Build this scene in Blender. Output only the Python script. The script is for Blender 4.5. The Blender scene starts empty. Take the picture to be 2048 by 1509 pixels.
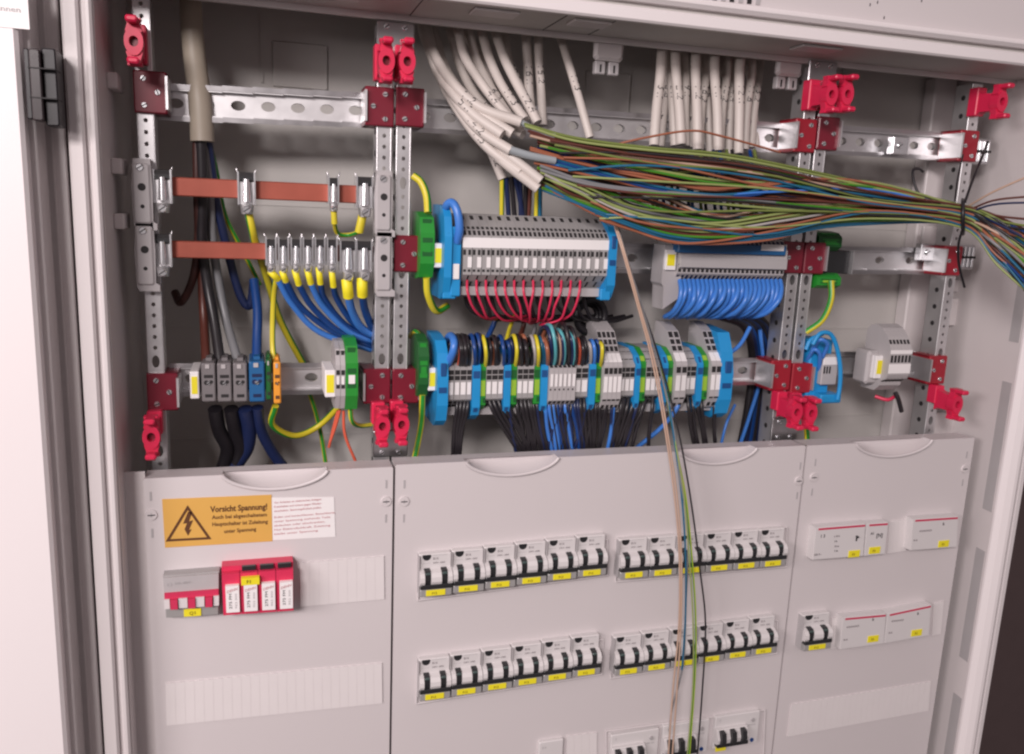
import bpy, math, random
from mathutils import Vector, Matrix
random.seed(7)
sc = bpy.context.scene
C = sc.collection
MM = 0.001

# ------------------------------------------------------------------ camera
CP = (111.6, -842.4, 267.55); YAW, PIT, ROL = 0.2967, 0.19524, 0.04135; FPX = 1680.7
def _axes():
    cy, sy, cp, sp, cr, sr = (math.cos(YAW), math.sin(YAW), math.cos(PIT), math.sin(PIT), math.cos(ROL), math.sin(ROL))
    f = Vector((sy*cp, cy*cp, -sp)); rt = Vector((cy, -sy, 0)); up = rt.cross(f)
    return rt*cr + up*sr, up*cr - rt*sr, f
RT, UP, FW = _axes()
cam_d = bpy.data.cameras.new('camera'); cam = bpy.data.objects.new('camera', cam_d); C.objects.link(cam)
cam_d.sensor_width = 36; cam_d.lens = FPX/2048*36; cam_d.clip_start = 0.05; cam_d.clip_end = 50
m = Matrix.Identity(4)
for i in range(3):
    m[i][0] = RT[i]; m[i][1] = UP[i]; m[i][2] = -FW[i]; m[i][3] = CP[i]*MM
cam.matrix_world = m
sc.camera = cam

def P(px, py, Y):
    """point (mm) of the plane at depth Y that the photograph shows at pixel px, py"""
    d = FW + RT*((px-1024)/FPX) - UP*((py-754.5)/FPX)
    t = (Y-CP[1])/d[1]
    return Vector((CP[0]+d[0]*t, Y, CP[2]+d[2]*t))

# ------------------------------------------------------------------ world, lamps, exposure
w = bpy.data.worlds.new('World'); sc.world = w; w.use_nodes = True
nt = w.node_tree; bg = nt.nodes['Background']; bg.inputs['Strength'].default_value = 1.0   # a dim room: pale ceiling, dark floor
_tc = nt.nodes.new('ShaderNodeTexCoord'); _sx = nt.nodes.new('ShaderNodeSeparateXYZ'); _cr = nt.nodes.new('ShaderNodeValToRGB'); _mr = nt.nodes.new('ShaderNodeMapRange')
nt.links.new(_tc.outputs['Generated'], _sx.inputs[0]); _mr.inputs['From Min'].default_value = -1; nt.links.new(_sx.outputs['Z'], _mr.inputs['Value']); nt.links.new(_mr.outputs['Result'], _cr.inputs['Fac'])
_e = _cr.color_ramp.elements; _e[0].position = .30; _e[0].color = (.075, .062, .060, 1); _e[1].position = .72; _e[1].color = (.42, .355, .36, 1)
_m = _cr.color_ramp.elements.new(.47); _m.color = (.23, .195, .198, 1)
nt.links.new(_cr.outputs['Color'], bg.inputs['Color'])
def area(name, loc, aim, sx, sy, power, col):
    l = bpy.data.lights.new(name, 'AREA'); l.shape = 'RECTANGLE'; l.size = sx*MM; l.size_y = sy*MM; l.energy = power; l.color = col
    o = bpy.data.objects.new(name, l); C.objects.link(o)
    o.location = Vector(loc)*MM
    o.rotation_euler = (Vector(aim)-Vector(loc)).to_track_quat('-Z', 'Y').to_euler()
    return o
area('ceiling_lamp', (-900, -2300, 1150), (450, 0, 60), 700, 420, 56, (1, 0.918, 0.908))
area('added_fill_light', (-1300, -1150, 620), (700, 60, 60), 700, 420, 20, (1, 0.90, 0.90))  # fill light added to brighten the right side wall, no known fixture
sc.view_settings.view_transform = 'Standard'; sc.view_settings.look = 'None'
sc.view_settings.exposure = 0.0; sc.view_settings.gamma = 1; sc.view_settings.use_curve_mapping = False
sc.render.engine = 'CYCLES'
sc.cycles.use_denoising = True; sc.cycles.max_bounces = 8; sc.cycles.filter_width = 2.3
sc.cycles.diffuse_bounces = 4; sc.cycles.glossy_bounces = 3; sc.cycles.sample_clamp_indirect = 4

# ------------------------------------------------------------------ materials
MATS = {}
def mat(name, col, rough=0.5, metal=0.0, var=0.06, bump=0.0, scale=40, alpha=None, coat=0, smear=0.0):
    M = bpy.data.materials.new(name); M.use_nodes = True; nt = M.node_tree
    b = nt.nodes['Principled BSDF']
    b.inputs['Roughness'].default_value = rough; b.inputs['Metallic'].default_value = metal
    b.inputs['Coat Weight'].default_value = coat
    tc = nt.nodes.new('ShaderNodeTexCoord'); nz = nt.nodes.new('ShaderNodeTexNoise')
    nz.inputs['Scale'].default_value = scale; nz.inputs['Detail'].default_value = 4
    nt.links.new(tc.outputs['Object'], nz.inputs['Vector'])
    mx = nt.nodes.new('ShaderNodeMix'); mx.data_type = 'RGBA'
    mx.inputs['A'].default_value = (*[c*(1-var) for c in col], 1); mx.inputs['B'].default_value = (*[min(1, c*(1+var)) for c in col], 1)
    nt.links.new(nz.outputs['Fac'], mx.inputs['Factor'])
    src = mx.outputs['Result']
    if smear:
        n2 = nt.nodes.new('ShaderNodeTexNoise'); n2.inputs['Scale'].default_value = 6; n2.inputs['Detail'].default_value = 7; n2.inputs['Roughness'].default_value = .65
        nt.links.new(tc.outputs['Object'], n2.inputs['Vector'])
        rp = nt.nodes.new('ShaderNodeMapRange'); rp.inputs['From Min'].default_value = .52; rp.inputs['From Max'].default_value = .75
        rp.inputs['To Max'].default_value = smear
        nt.links.new(n2.outputs['Fac'], rp.inputs['Value'])
        m2 = nt.nodes.new('ShaderNodeMix'); m2.data_type = 'RGBA'; m2.inputs['B'].default_value = (*[c*.72 for c in col], 1)
        nt.links.new(src, m2.inputs['A']); nt.links.new(rp.outputs['Result'], m2.inputs['Factor']); src = m2.outputs['Result']
    nt.links.new(src, b.inputs['Base Color'])
    r2 = nt.nodes.new('ShaderNodeMapRange'); r2.inputs['To Min'].default_value = max(.03, rough-.08); r2.inputs['To Max'].default_value = min(1, rough+.1)
    nt.links.new(nz.outputs['Fac'], r2.inputs['Value']); nt.links.new(r2.outputs['Result'], b.inputs['Roughness'])
    if bump:
        n3 = nt.nodes.new('ShaderNodeTexNoise'); n3.inputs['Scale'].default_value = 900
        nt.links.new(tc.outputs['Object'], n3.inputs['Vector'])
        bp = nt.nodes.new('ShaderNodeBump'); bp.inputs['Strength'].default_value = bump; bp.inputs['Distance'].default_value = .0004
        nt.links.new(n3.outputs['Fac'], bp.inputs['Height']); nt.links.new(bp.outputs['Normal'], b.inputs['Normal'])
    if alpha is not None:
        b.inputs['Transmission Weight'].default_value = alpha; b.inputs['IOR'].default_value = 1.2
    MATS[name] = M; return M
mat('cover_paint', (.60, .555, .56), .42, bump=.25, var=.03, scale=3, smear=.05)
mat('cabinet_paint', (.62, .575, .575), .40, bump=.25, var=.03, scale=3, smear=.08)
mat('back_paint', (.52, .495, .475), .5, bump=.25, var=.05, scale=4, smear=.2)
mat('white_plastic', (.63, .60, .60), .45, var=.02)
mat('blank_plastic', (.70, .655, .655), .5, var=.02)
mat('print_grey', (.20, .17, .18), .6)
mat('slate_plastic', (.40, .38, .385), .45)
mat('shaded_grey_plastic', (.17, .155, .16), .5)  # grey of the feed terminals with their corner's shade put into the colour
mat('grey_plastic', (.34, .325, .325), .5, var=.08)
mat('light_grey', (.42, .395, .40), .45, var=.06)
mat('dark_opening', (.015, .013, .014), .7)
mat('zinc', (.46, .45, .46), .30, .95, var=.12, scale=60)
mat('zinc_light', (.68, .67, .68), .38, .85, var=.08, scale=60)
mat('chrome', (.80, .81, .83), .24, .9, var=.1)
mat('copper', (.36, .088, .058), .42, .35, var=.22, scale=25)
mat('maroon', (.17, .008, .022), .35, coat=.1)
mat('crimson', (.30, .012, .025), .35)
mat('holder_red', (.62, .018, .07), .38)
mat('term_blue', (.015, .26, .58), .4)
mat('term_blue_dark', (.012, .07, .22), .4)
mat('dark_term_blue', (.012, .10, .26), .4)
mat('green', (.02, .25, .03), .35)
mat('green_dark', (.01, .10, .02), .4)
mat('lime', (.28, .48, .04), .4)
mat('yellow_tag', (.78, .68, .02), .5)
mat('yellow_wire', (.62, .52, .03), .4)
mat('orange_plastic', (.75, .30, .03), .45)
mat('label_white', (.80, .77, .77), .55, var=.02)
mat('sticker_orange', (.66, .37, .085), .5, var=.04)
mat('sticker_ink', (.10, .035, .01), .6)
mat('ink_black', (.03, .025, .03), .6)
mat('ink_red', (.50, .20, .22), .6)
mat('red_stripe', (.55, .03, .09), .45)
mat('magenta_red', (.62, .03, .09), .4)
mat('toggle_black', (.022, .022, .024), .3)
mat('toggle_green', (.06, .09, .085), .3)
mat('window_grey', (.30, .29, .285), .25)
mat('black_rubber', (.012, .010, .013), .42)
mat('black_wire', (.02, .017, .02), .35)
mat('navy_wire', (.012, .02, .07), .35)
mat('blue_wire', (.05, .19, .58), .33)
mat('deep_blue_wire', (.008, .048, .20), .35)
mat('teal_wire', (.015, .12, .22), .35)
mat('cyan_wire', (.10, .38, .42), .35)
mat('red_wire', (.60, .03, .085), .35)
mat('orange_red_wire', (.62, .11, .06), .35)
mat('brown_wire', (.10, .028, .02), .38)
mat('dark_brown_wire', (.055, .018, .015), .4)
mat('copper_brown_wire', (.32, .11, .06), .36)
mat('tan_wire', (.48, .33, .25), .38)
mat('grey_wire', (.20, .20, .21), .38)
mat('pale_wire', (.40, .37, .36), .4)
mat('yg_yellow', (.42, .50, .03), .38)
mat('yg_green', (.05, .22, .02), .38)
mat('pale_yg', (.27, .32, .11), .4)
mat('olive_yg', (.16, .20, .05), .4)
mat('sheath_white', (.57, .515, .48), .48, var=.08, scale=30)
mat('sheath_beige', (.36, .31, .25), .5, var=.08)
mat('room_wall', (.075, .05, .05), .8, var=.1)
mat('frame_paint', (.74, .69, .695), .38, bump=.2, var=.02, scale=3, smear=.05)
mat('hinge_grey', (.03, .022, .024), .3)
mat('foil', (.33, .36, .38), .25, .1)

# ------------------------------------------------------------------ mesh builder
class MB:
    def __init__(s): s.v = []; s.f = []; s.m = []; s.sm = []; s.mats = []
    def mi(s, n):
        if n not in s.mats: s.mats.append(n)
        return s.mats.index(n)
    def add(s, vs, fs, mt, smooth=False):
        o = len(s.v); s.v += [tuple(v) for v in vs]
        for k, f in enumerate(fs):
            s.f.append(tuple(i+o for i in f)); s.m.append(s.mi(mt if isinstance(mt, str) else mt[k])); s.sm.append(smooth)
        return s
    def box(s, x0, x1, y0, y1, z0, z1, mt, b=0):
        if b:
            out = [(x0+b, z0), (x1-b, z0), (x1, z0+b), (x1, z1-b), (x1-b, z1), (x0+b, z1), (x0, z1-b), (x0, z0+b)]
            cx, cz = (x0+x1)/2, (z0+z1)/2; hx, hz = (x1-x0)/2, (z1-z0)/2
            inn = [(cx+(x-cx)*(hx-b)/hx, cz+(z-cz)*(hz-b)/hz) for x, z in out]
            vs = [(x, y1, z) for x, z in out]+[(x, y0+b, z) for x, z in out]+[(x, y0, z) for x, z in inn]
            n = 8; fs = [tuple(range(n))]+[tuple(range(3*n-1, 2*n-1, -1))]
            for r in (0, n):
                for i in range(n): fs.append((r+i, r+n+i, r+n+(i+1) % n, r+(i+1) % n))
            return s.add(vs, fs, mt)
        vs = [(x, y, z) for x in (x0, x1) for y in (y0, y1) for z in (z0, z1)]
        return s.add(vs, [(0, 1, 3, 2), (4, 6, 7, 5), (0, 4, 5, 1), (2, 3, 7, 6), (0, 2, 6, 4), (1, 5, 7, 3)], mt)
    def prism_y(s, poly, y0, y1, mt, smooth=False):          # poly (x,z)
        n = len(poly); vs = [(x, y0, z) for x, z in poly]+[(x, y1, z) for x, z in poly]
        fs = [tuple(range(n)), tuple(range(2*n-1, n-1, -1))]+[(i, n+i, n+(i+1) % n, (i+1) % n) for i in range(n)]
        return s.add(vs, fs, mt, smooth)
    def prism_x(s, poly, x0, x1, mt):                        # poly (y,z)
        n = len(poly); vs = [(x0, y, z) for y, z in poly]+[(x1, y, z) for y, z in poly]
        fs = [tuple(range(n)), tuple(range(2*n-1, n-1, -1))]+[(i, n+i, n+(i+1) % n, (i+1) % n) for i in range(n)]
        return s.add(vs, fs, mt)
    def hexa(s, q, y0, y1, mt):                              # q: four points (x,z) ; straight slab between y0 and y1
        return s.prism_y([(p[0], p[1]) for p in q], y0, y1, mt)
    def cyl(s, c, r, h, mt, n=16, axis='y', r2=None, smooth=False):
        r2 = r if r2 is None else r2; vs = []
        for k, (rr, t) in enumerate(((r, 0), (r2, h))):
            for i in range(n):
                a = 2*math.pi*i/n; u, v = rr*math.cos(a), rr*math.sin(a)
                vs.append({'y': (c[0]+u, c[1]+t, c[2]+v), 'x': (c[0]+t, c[1]+u, c[2]+v), 'z': (c[0]+u, c[1]+v, c[2]+t)}[axis])
        s.add(vs, [tuple(range(n-1, -1, -1)), tuple(range(n, 2*n))], mt)
        return s.add(vs, [(i, (i+1) % n, n+(i+1) % n, n+i) for i in range(n)], mt, True)
    def cell(s, x0, x1, z0, z1, y, cx, cz, rx, rz, mt, depth=1.5, n=16):
        vs = []
        for i in range(n):
            a = 2*math.pi*i/n; c, t = math.cos(a), math.sin(a)
            ox = max(-1, min(1, c*1.41422)); oz = max(-1, min(1, t*1.41422))
            vs.append(((x0+x1)/2+ox*(x1-x0)/2, y, (z0+z1)/2+oz*(z1-z0)/2))
        for dy in (0, depth):
            for i in range(n):
                a = 2*math.pi*i/n; vs.append((cx+rx*math.cos(a), y+dy, cz+rz*math.sin(a)))
        fs = []
        for r in (0, n):
            for i in range(n): fs.append((r+i, r+(i+1) % n, r+n+(i+1) % n, r+n+i))
        return s.add(vs, fs, mt)
    def screw(s, x, y, z, r=3.2, mt='chrome', ang=.6):
        s.cyl((x, y, z), r*.8, 1.0, mt, 14, r2=r); s.cyl((x, y+1, z), r, .8, mt, 14)
        c, t = math.cos(ang), math.sin(ang); q = []
        for a, b in ((-r*.85, -.45), (r*.85, -.45), (r*.85, .45), (-r*.85, .45)): q.append((x+a*c-b*t, z+a*t+b*c))
        return s.prism_y(q, y-.25, y+.3, 'dark_opening')
    def tube(s, pts, r, mt, n=8, mt2=None, twist=0.0, cap=True, phase=0.0, r_end=None):
        pts = [Vector(p) for p in pts]; L = len(pts); vs = []
        t0 = (pts[1]-pts[0]).normalized(); nv = t0.cross(Vector((0, 0, 1)))
        if nv.length < .05: nv = t0.cross(Vector((0, 1, 0)))
        nv.normalize()
        for i in range(L):
            t = (pts[min(i+1, L-1)]-pts[max(i-1, 0)])
            if t.length < 1e-9: t = t0
            t.normalize(); nv = (nv-t*nv.dot(t)); nv.normalize(); b = t.cross(nv)
            rr = r if r_end is None else r+(r_end-r)*i/(L-1)
            for k in range(n):
                a = 2*math.pi*k/n+phase+twist*i
                vs.append(pts[i]+nv*(rr*math.cos(a))+b*(rr*math.sin(a)))
        fs = []; ms = []
        for i in range(L-1):
            for k in range(n):
                fs.append((i*n+k, i*n+(k+1) % n, (i+1)*n+(k+1) % n, (i+1)*n+k))
                ms.append(mt2 if (mt2 and int(k*4/n) % 2) else mt)
        o = len(s.v); s.add(vs, fs, ms, True)
        if cap: s.add([vs[k] for k in range(n)]+[vs[(L-1)*n+k] for k in range(n)], [tuple(range(n-1, -1, -1)), tuple(range(n, 2*n))], mt)
        return s
    def build(s, name, parent=None):
        o0 = Vector((0, 0, 0))
        if parent is not None:
            o0 = parent.location/MM; pp = parent.parent
            while pp is not None: o0 = o0+pp.location/MM; pp = pp.parent
            loc = Vector((0, 0, 0))
        else:
            loc = Vector((sum(v[i] for v in s.v)/len(s.v) for i in range(3)))
            o0 = loc
        me = bpy.data.meshes.new(name)
        me.from_pydata([tuple((v[i]-o0[i])*MM for i in range(3)) for v in s.v], [], s.f)
        for n in s.mats: me.materials.append(MATS[n])
        me.polygons.foreach_set('material_index', s.m); me.polygons.foreach_set('use_smooth', s.sm)
        me.update()
        o = bpy.data.objects.new(name, me); C.objects.link(o)
        o.location = loc*MM if parent is None else (0, 0, 0)
        if parent is not None: o.parent = parent
        return o

def tag(o, label=None, cat=None, group=None, kind=None):
    if label: o['label'] = label
    if cat: o['category'] = cat
    if group: o['group'] = group
    if kind: o['kind'] = kind
    return o
def thing(name, loc, label=None, cat=None, group=None):
    o = bpy.data.objects.new(name, None); o.empty_display_size = .01; C.objects.link(o); o.location = Vector(loc)*MM
    return tag(o, label, cat, group)
def copy_tree(o, parent=None):
    c = o.copy(); C.objects.link(c); c.parent = parent
    for ch in list(KIDS.get(o.name, [])) or [x for x in bpy.data.objects if x.parent == o]:
        copy_tree(ch, c)
    return c
KIDS = {}
class Proto:
    """first use moves the prototype itself, later uses copy it and its parts"""
    def __init__(s, root):
        s.root = root; s.used = False; s.tree = s._read(root)
    def _read(s, o): return [(c, s._read(c)) for c in bpy.data.objects if c.parent == o]
    def _copy(s, o, tree, parent):
        c = o.copy(); C.objects.link(c); c.parent = parent
        for ch, t in tree: s._copy(ch, t, c)
        return c
    def put(s, loc, label, group=None, scale=None):
        if not s.used: r = s.root; s.used = True
        else: r = s._copy(s.root, s.tree, None)
        r.location = Vector(loc)*MM; r['label'] = label
        if scale: r.scale = scale
        if group: r['group'] = group
        return r
ORD = ('first second third fourth fifth sixth seventh eighth ninth tenth eleventh twelfth thirteenth fourteenth fifteenth sixteenth '
       'seventeenth eighteenth nineteenth twentieth twenty-first twenty-second twenty-third twenty-fourth twenty-fifth twenty-sixth '
       'twenty-seventh twenty-eighth twenty-ninth thirtieth').split()
ORD += ['thirty-'+o for o in ORD[:9]]+['fortieth']+['forty-'+o for o in ORD[:9]]
def text(s, x, y, z, h, mt, parent, name='lettering', width=None, rot=0.0, shear=0.0, up=None):
    """lettering lying in a plane facing the front; baseline starts at x,z (mm), h = size in mm"""
    cu = bpy.data.curves.new(name, 'FONT'); cu.body = s; cu.size = h*MM; cu.shear = shear; cu.extrude = .00008; cu.resolution_u = 2
    if up: cu.offset = up
    t = bpy.data.objects.new('t', cu); C.objects.link(t)
    dg = bpy.context.evaluated_depsgraph_get(); me = bpy.data.meshes.new_from_object(t.evaluated_get(dg))
    bpy.data.objects.remove(t); bpy.data.curves.remove(cu)
    xs = [v.co.x for v in me.vertices]
    k = width*MM/(max(xs)-min(xs)) if width and xs else 1
    o0 = Vector((0, 0, 0)); pp = parent
    while pp is not None: o0 = o0+pp.location; pp = pp.parent
    c, sn = math.cos(rot), math.sin(rot)
    for v in me.vertices:
        u, vv, ww = v.co.x*k, v.co.y, v.co.z
        v.co = Vector((x*MM+u*c-vv*sn, y*MM-ww, z*MM+u*sn+vv*c))-o0
    me.name = name; me.materials.clear(); me.materials.append(MATS[mt])
    o = bpy.data.objects.new(name, me); C.objects.link(o); o.parent = parent
    return o
def smooth(pts, k=6):
    pts = [Vector(p) for p in pts]
    if len(pts) < 3: return [pts[0].lerp(pts[-1], i/4) for i in range(5)]
    q = [pts[0]*2-pts[1]]+pts+[pts[-1]*2-pts[-2]]; out = []
    for i in range(1, len(q)-2):
        a, b, c, d = q[i-1], q[i], q[i+1], q[i+2]
        for j in range(k):
            t = j/k
            out.append(0.5*((b*2)+(c-a)*t+(a*2-b*5+c*4-d)*t*t+(b*3-a-c*3+d)*t**3))
    out.append(pts[-1]); return out
def wire(name, pix, r, mt, label, cat='wire', group=None, mt2=None, n=8, twist=0.0, k=6, phase=0.9, parent=None):
    pts = smooth([P(*p) for p in pix], k)
    b = MB(); b.tube(pts, r, mt, n, mt2, twist, phase=phase)
    o = b.build(name, parent)
    if parent is None: tag(o, label, cat, group)
    return o
def quadP(px4, Y): return [(p[0], p[2]) for p in (P(a, c, Y) for a, c in px4)]

# ================================================================== SETTING
b = MB(); b.box(-3500, 4200, 260, 300, -2500, 2500, 'room_wall')
tag(b.build('wall'), kind='structure')

# ================================================================== CABINET
cab = thing('distribution_cabinet', (500, 170, -700), 'open off-white sheet steel distribution cabinet holding all rails, wiring and covers', 'cabinet')
LX, RXB = -16, 1048
b = MB(); b.box(-60, 1110, 172, 176, -900, 700, 'back_paint')
# pressed ribs and welded plates of the back
for x in (118, 372, 620, 868): b.box(x, x+2.5, 170.2, 172, 395, 560, 'back_paint')
for x in (130, 500): b.box(x, x+60, 169.5, 172, 392, 440, 'back_paint', 1)
for z in (-10, 120, 262): b.box(-10, 1040, 171, 172, z, z+2, 'back_paint')
b.build('back_panel', cab)
b = MB(); b.box(LX-3, LX, -28, 172, -900, 700, 'cabinet_paint'); b.build('side_panel', cab)
# right side panel: a slightly splayed wall up to the front lip
wb = [P(1822, 900, 170), P(1858, 140, 170)]; 
def vline(x_at, Y):  # pixel line -> mean X of the plane
    ps = [P(a, c, Y) for a, c in x_at]; return ps
f0 = P(2046, 560, -26); f1 = P(1927, 1500, -26); k0 = P(1824, 785, 170)
XF = (f0[0]+f1[0])/2; XB = RXB
b = MB()
b.add([(XF, -26, -900), (XB, 172, -900), (XB, 172, 700), (XF, -26, 700), (XF+3, -26, -900), (XB+3, 172, -900), (XB+3, 172, 700), (XF+3, -26, 700)],
      [(0, 1, 2, 3), (7, 6, 5, 4), (0, 3, 7, 4), (1, 5, 6, 2)], 'cabinet_paint')
b.build('side_panel', cab)
def side_x(y): return XF+(XB-XF)*(y+26)/198
# slots pressed in the right wall beside the lip
for z0, z1 in ((-95, 78), (-310, -150), (-520, -365), (130, 330)):
    b = MB()
    ya, yb = -22, -6
    b.add([(side_x(ya)-.6, ya, z0), (side_x(yb)-.6, yb, z0), (side_x(yb)-.6, yb, z1), (side_x(ya)-.6, ya, z1),
           (side_x(ya)+2, ya, z0), (side_x(yb)+2, yb, z0), (side_x(yb)+2, yb, z1), (side_x(ya)+2, ya, z1)],
          [(0, 1, 2, 3), (7, 6, 5, 4), (0, 3, 7, 4), (1, 5, 6, 2), (0, 4, 5, 1), (3, 2, 6, 7)], 'slate_plastic')
    b.build('pressed_slot', cab)
# right corner post (foot of the wall) and pale plates behind the right upright
b = MB(); b.box(1004, 1040, 150, 170, -60, 470, 'cabinet_paint', 2); b.build('corner_post', cab)
for (a, c, d, e, Y) in ((1905, 598, 1948, 652, 95), (1858, 322, 1892, 402, 110), (1848, 452, 1882, 500, 110), (1872, 828, 1950, 880, 70), (1900, 560, 1930, 585, 100)):
    p0 = P(a, c, Y); p1 = P(d, e, Y); b = MB(); b.box(p0[0], p1[0], Y, Y+4, p1[2], p0[2], 'cabinet_paint', 1); b.build('wall_bracket', cab)
# front lip right
b = MB(); _pl = [(XF-1, -26), (XF-1, -29), (XF+4, -35), (XF+11, -39), (XF+15, -39.5), (XF+20, -37), (XF+30, -36), (XF+30, -26)]; _n = len(_pl)
b.add([(x, y, -900) for x, y in _pl]+[(x, y, 700) for x, y in _pl], [tuple(range(_n-1, -1, -1)), tuple(range(_n, 2*_n))]+[(i, (i+1) % _n, _n+(i+1) % _n, _n+i) for i in range(_n)], 'frame_paint')
b.box(XF+30, XF+36, -30, 60, -900, 700, 'cabinet_paint'); b.box(XF+22, XF+24, -37.2, -36, -900, 700, 'frame_paint')
b.build('front_frame', cab)
# left frame
b = MB()
b.box(-40, -27, -34, -20, -900, 700, 'cabinet_paint', 2); b.box(-27, -23.5, -28, -20, -900, 700, 'cabinet_paint'); b.box(-23.5, LX-1, -33, -20, -900, 700, 'cabinet_paint', 2)
b.box(-42, -38, -20, 172, -900, 700, 'cabinet_paint')
b.box(LX, 2.5, 6, 8, -900, 5, 'cabinet_paint')
b.build('front_frame', cab)
# ledge of pale clips on the left wall
for z in (300, 250, 375):
    b = MB(); b.box(LX, LX+9, 20, 60, z-14, z, 'cabinet_paint', 1); b.build('wall_bracket', cab)
# top frame: underside, lip, groove, bead
TZ = 455
b = MB()
b.box(-40, 1120, -36, -28.5, TZ-.5, TZ+13, 'frame_paint', 2)
b.box(-40, 1120, -28, 52, TZ, TZ+6, 'back_paint')  # underside in the darker back paint, its shade put into the colour
b.box(-40, 1120, -28, -18, TZ+6.5, TZ+18, 'back_paint')
b.box(-40, 1120, -38, -22, TZ+18, TZ+27, 'frame_paint', 3.5)
b.box(-40, 1120, 48, 52, TZ-6, TZ, 'cabinet_paint')
b.build('top_frame', cab)
b = MB(); b.box(-40, 1120, 52, 172, 600, 604, 'back_paint'); b.build('top_panel', cab)
b = MB(); b.box(-40, 1120, 50, 54, TZ+6, 600, 'back_paint'); b.build('top_panel', cab)
for px, wd in ((660, 55), (990, 45), (1180, 40), (1640, 50), (640, 30)):
    p = P(px, 60, -10); b = MB(); b.box(p[0]-wd/2, p[0]+wd/2, -20, 6, TZ-2.5, TZ, 'cabinet_paint', .8); b.build('sealing_clip', cab)
for px in (835, 1115, 1210): 
    p = P(px, 60, 0); b = MB(); b.box(p[0], p[0]+.8, -26, 48, TZ-.4, TZ, 'dark_opening'); b.build('seam', cab)
# round hanging lug plates on the inner top
for px, py in ((790, 92), (1215, 108), (1575, 140)):
    p = P(px, py, 60); b = MB(); b.box(p[0]-17, p[0]+17, 54, 60, p[2]-8, TZ+8, 'cabinet_paint', 3)
    b.box(p[0]-14, p[0]-2, 58, 66, p[2]-22, p[2]-8, 'light_grey', 1); b.box(p[0]+2, p[0]+14, 58, 66, p[2]-22, p[2]-8, 'light_grey', 1)
    b.box(p[0]-9, p[0]-7, 57.6, 58.2, p[2]-20, p[2]-12, 'dark_opening'); b.box(p[0]+7, p[0]+9, 57.6, 58.2, p[2]-20, p[2]-12, 'dark_opening')
    b.build('suspension_lug', cab)
# door, swung right open to the left
dr = thing('door', (0, 0, 0)); dr.parent = cab; dr.location = (-.045-.5, -.04-.17, 0+.7)
b = MB(); b.box(-760, -66, -62, -44, -900, 700, 'frame_paint', 3); b.box(-69, -61, -46, -14, -900, 700, 'cabinet_paint', 1)
b.box(-66, -47, -8, -2, -900, 700, 'cabinet_paint', 1); b.box(-58, -56.5, -9.5, -8, -900, 700, 'cabinet_paint'); b.box(-47, -42, 20, 26, -900, 700, 'cabinet_paint'); b.build('door_leaf', dr)
p0 = P(48, 98, -64); p1 = P(72, 240, -64); 
h = MB(); h.box(p0[0], p0[0]+4, -68, -55, p1[2], p0[2], 'black_rubber', .8); h.box(p0[0]+4, p0[0]+12, -70, -55, p1[2]-1, p0[2], 'hinge_grey', 1)
h.box(p0[0]+12, p0[0]+22, -64, -40, p1[2]-4, p0[2]+2, 'black_rubber', 1)
for t in (.3, .72): z = p1[2]+(p0[2]-p1[2])*t; h.box(p0[0]+3, p0[0]+22.3, -70.4, -50, z, z+1, 'dark_opening')
h.build('hinge', dr)
p0 = P(-40, -60, -62); p1 = P(60, 60, -62)
h = MB(); h.box(p0[0], p1[0], -62.8, -62, p1[2], p0[2], 'label_white'); stk = h.build('door_notice', dr)
text('Stromkreisverteiler', p1[0]-52, -63.2, p1[2]+26, 7, 'slate_plastic', stk, width=46)
text('Schaltplan innen', p1[0]-52, -63.2, p1[2]+12, 6, 'slate_plastic', stk, width=46)

# upper trunking cover above the frame
up = thing('upper_trunking_cover', (600, -20, 600), 'smooth off-white panel above the open cabinet with row of narrow slots', 'cover panel')
b = MB(); b.box(-40, 1300, -26, -18, TZ+27.5, 900, 'cover_paint', 1); b.build('panel', up)
for i in range(11):
    p = P(1342+i*17.5, 2, -27); h = p[2]-9+abs(i-5)*0
    b = MB(); b.box(p[0]-2.6, p[0]+2.2, -27.0, -26, TZ+29.5+i*.12, TZ+60, 'dark_opening' if i % 2 else 'slate_plastic'); b.build('slot', up)
for px, py in ((1740, 10), (1768, 36), (1843, 2), (1755, 5)):
    p = P(px, py, -26); b = MB(); b.box(p[0]-.5, p[0]+.5, -26.4, -26, p[2]-1.5, p[2]+1.5, 'ink_black'); b.build('scratch', up)

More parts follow.
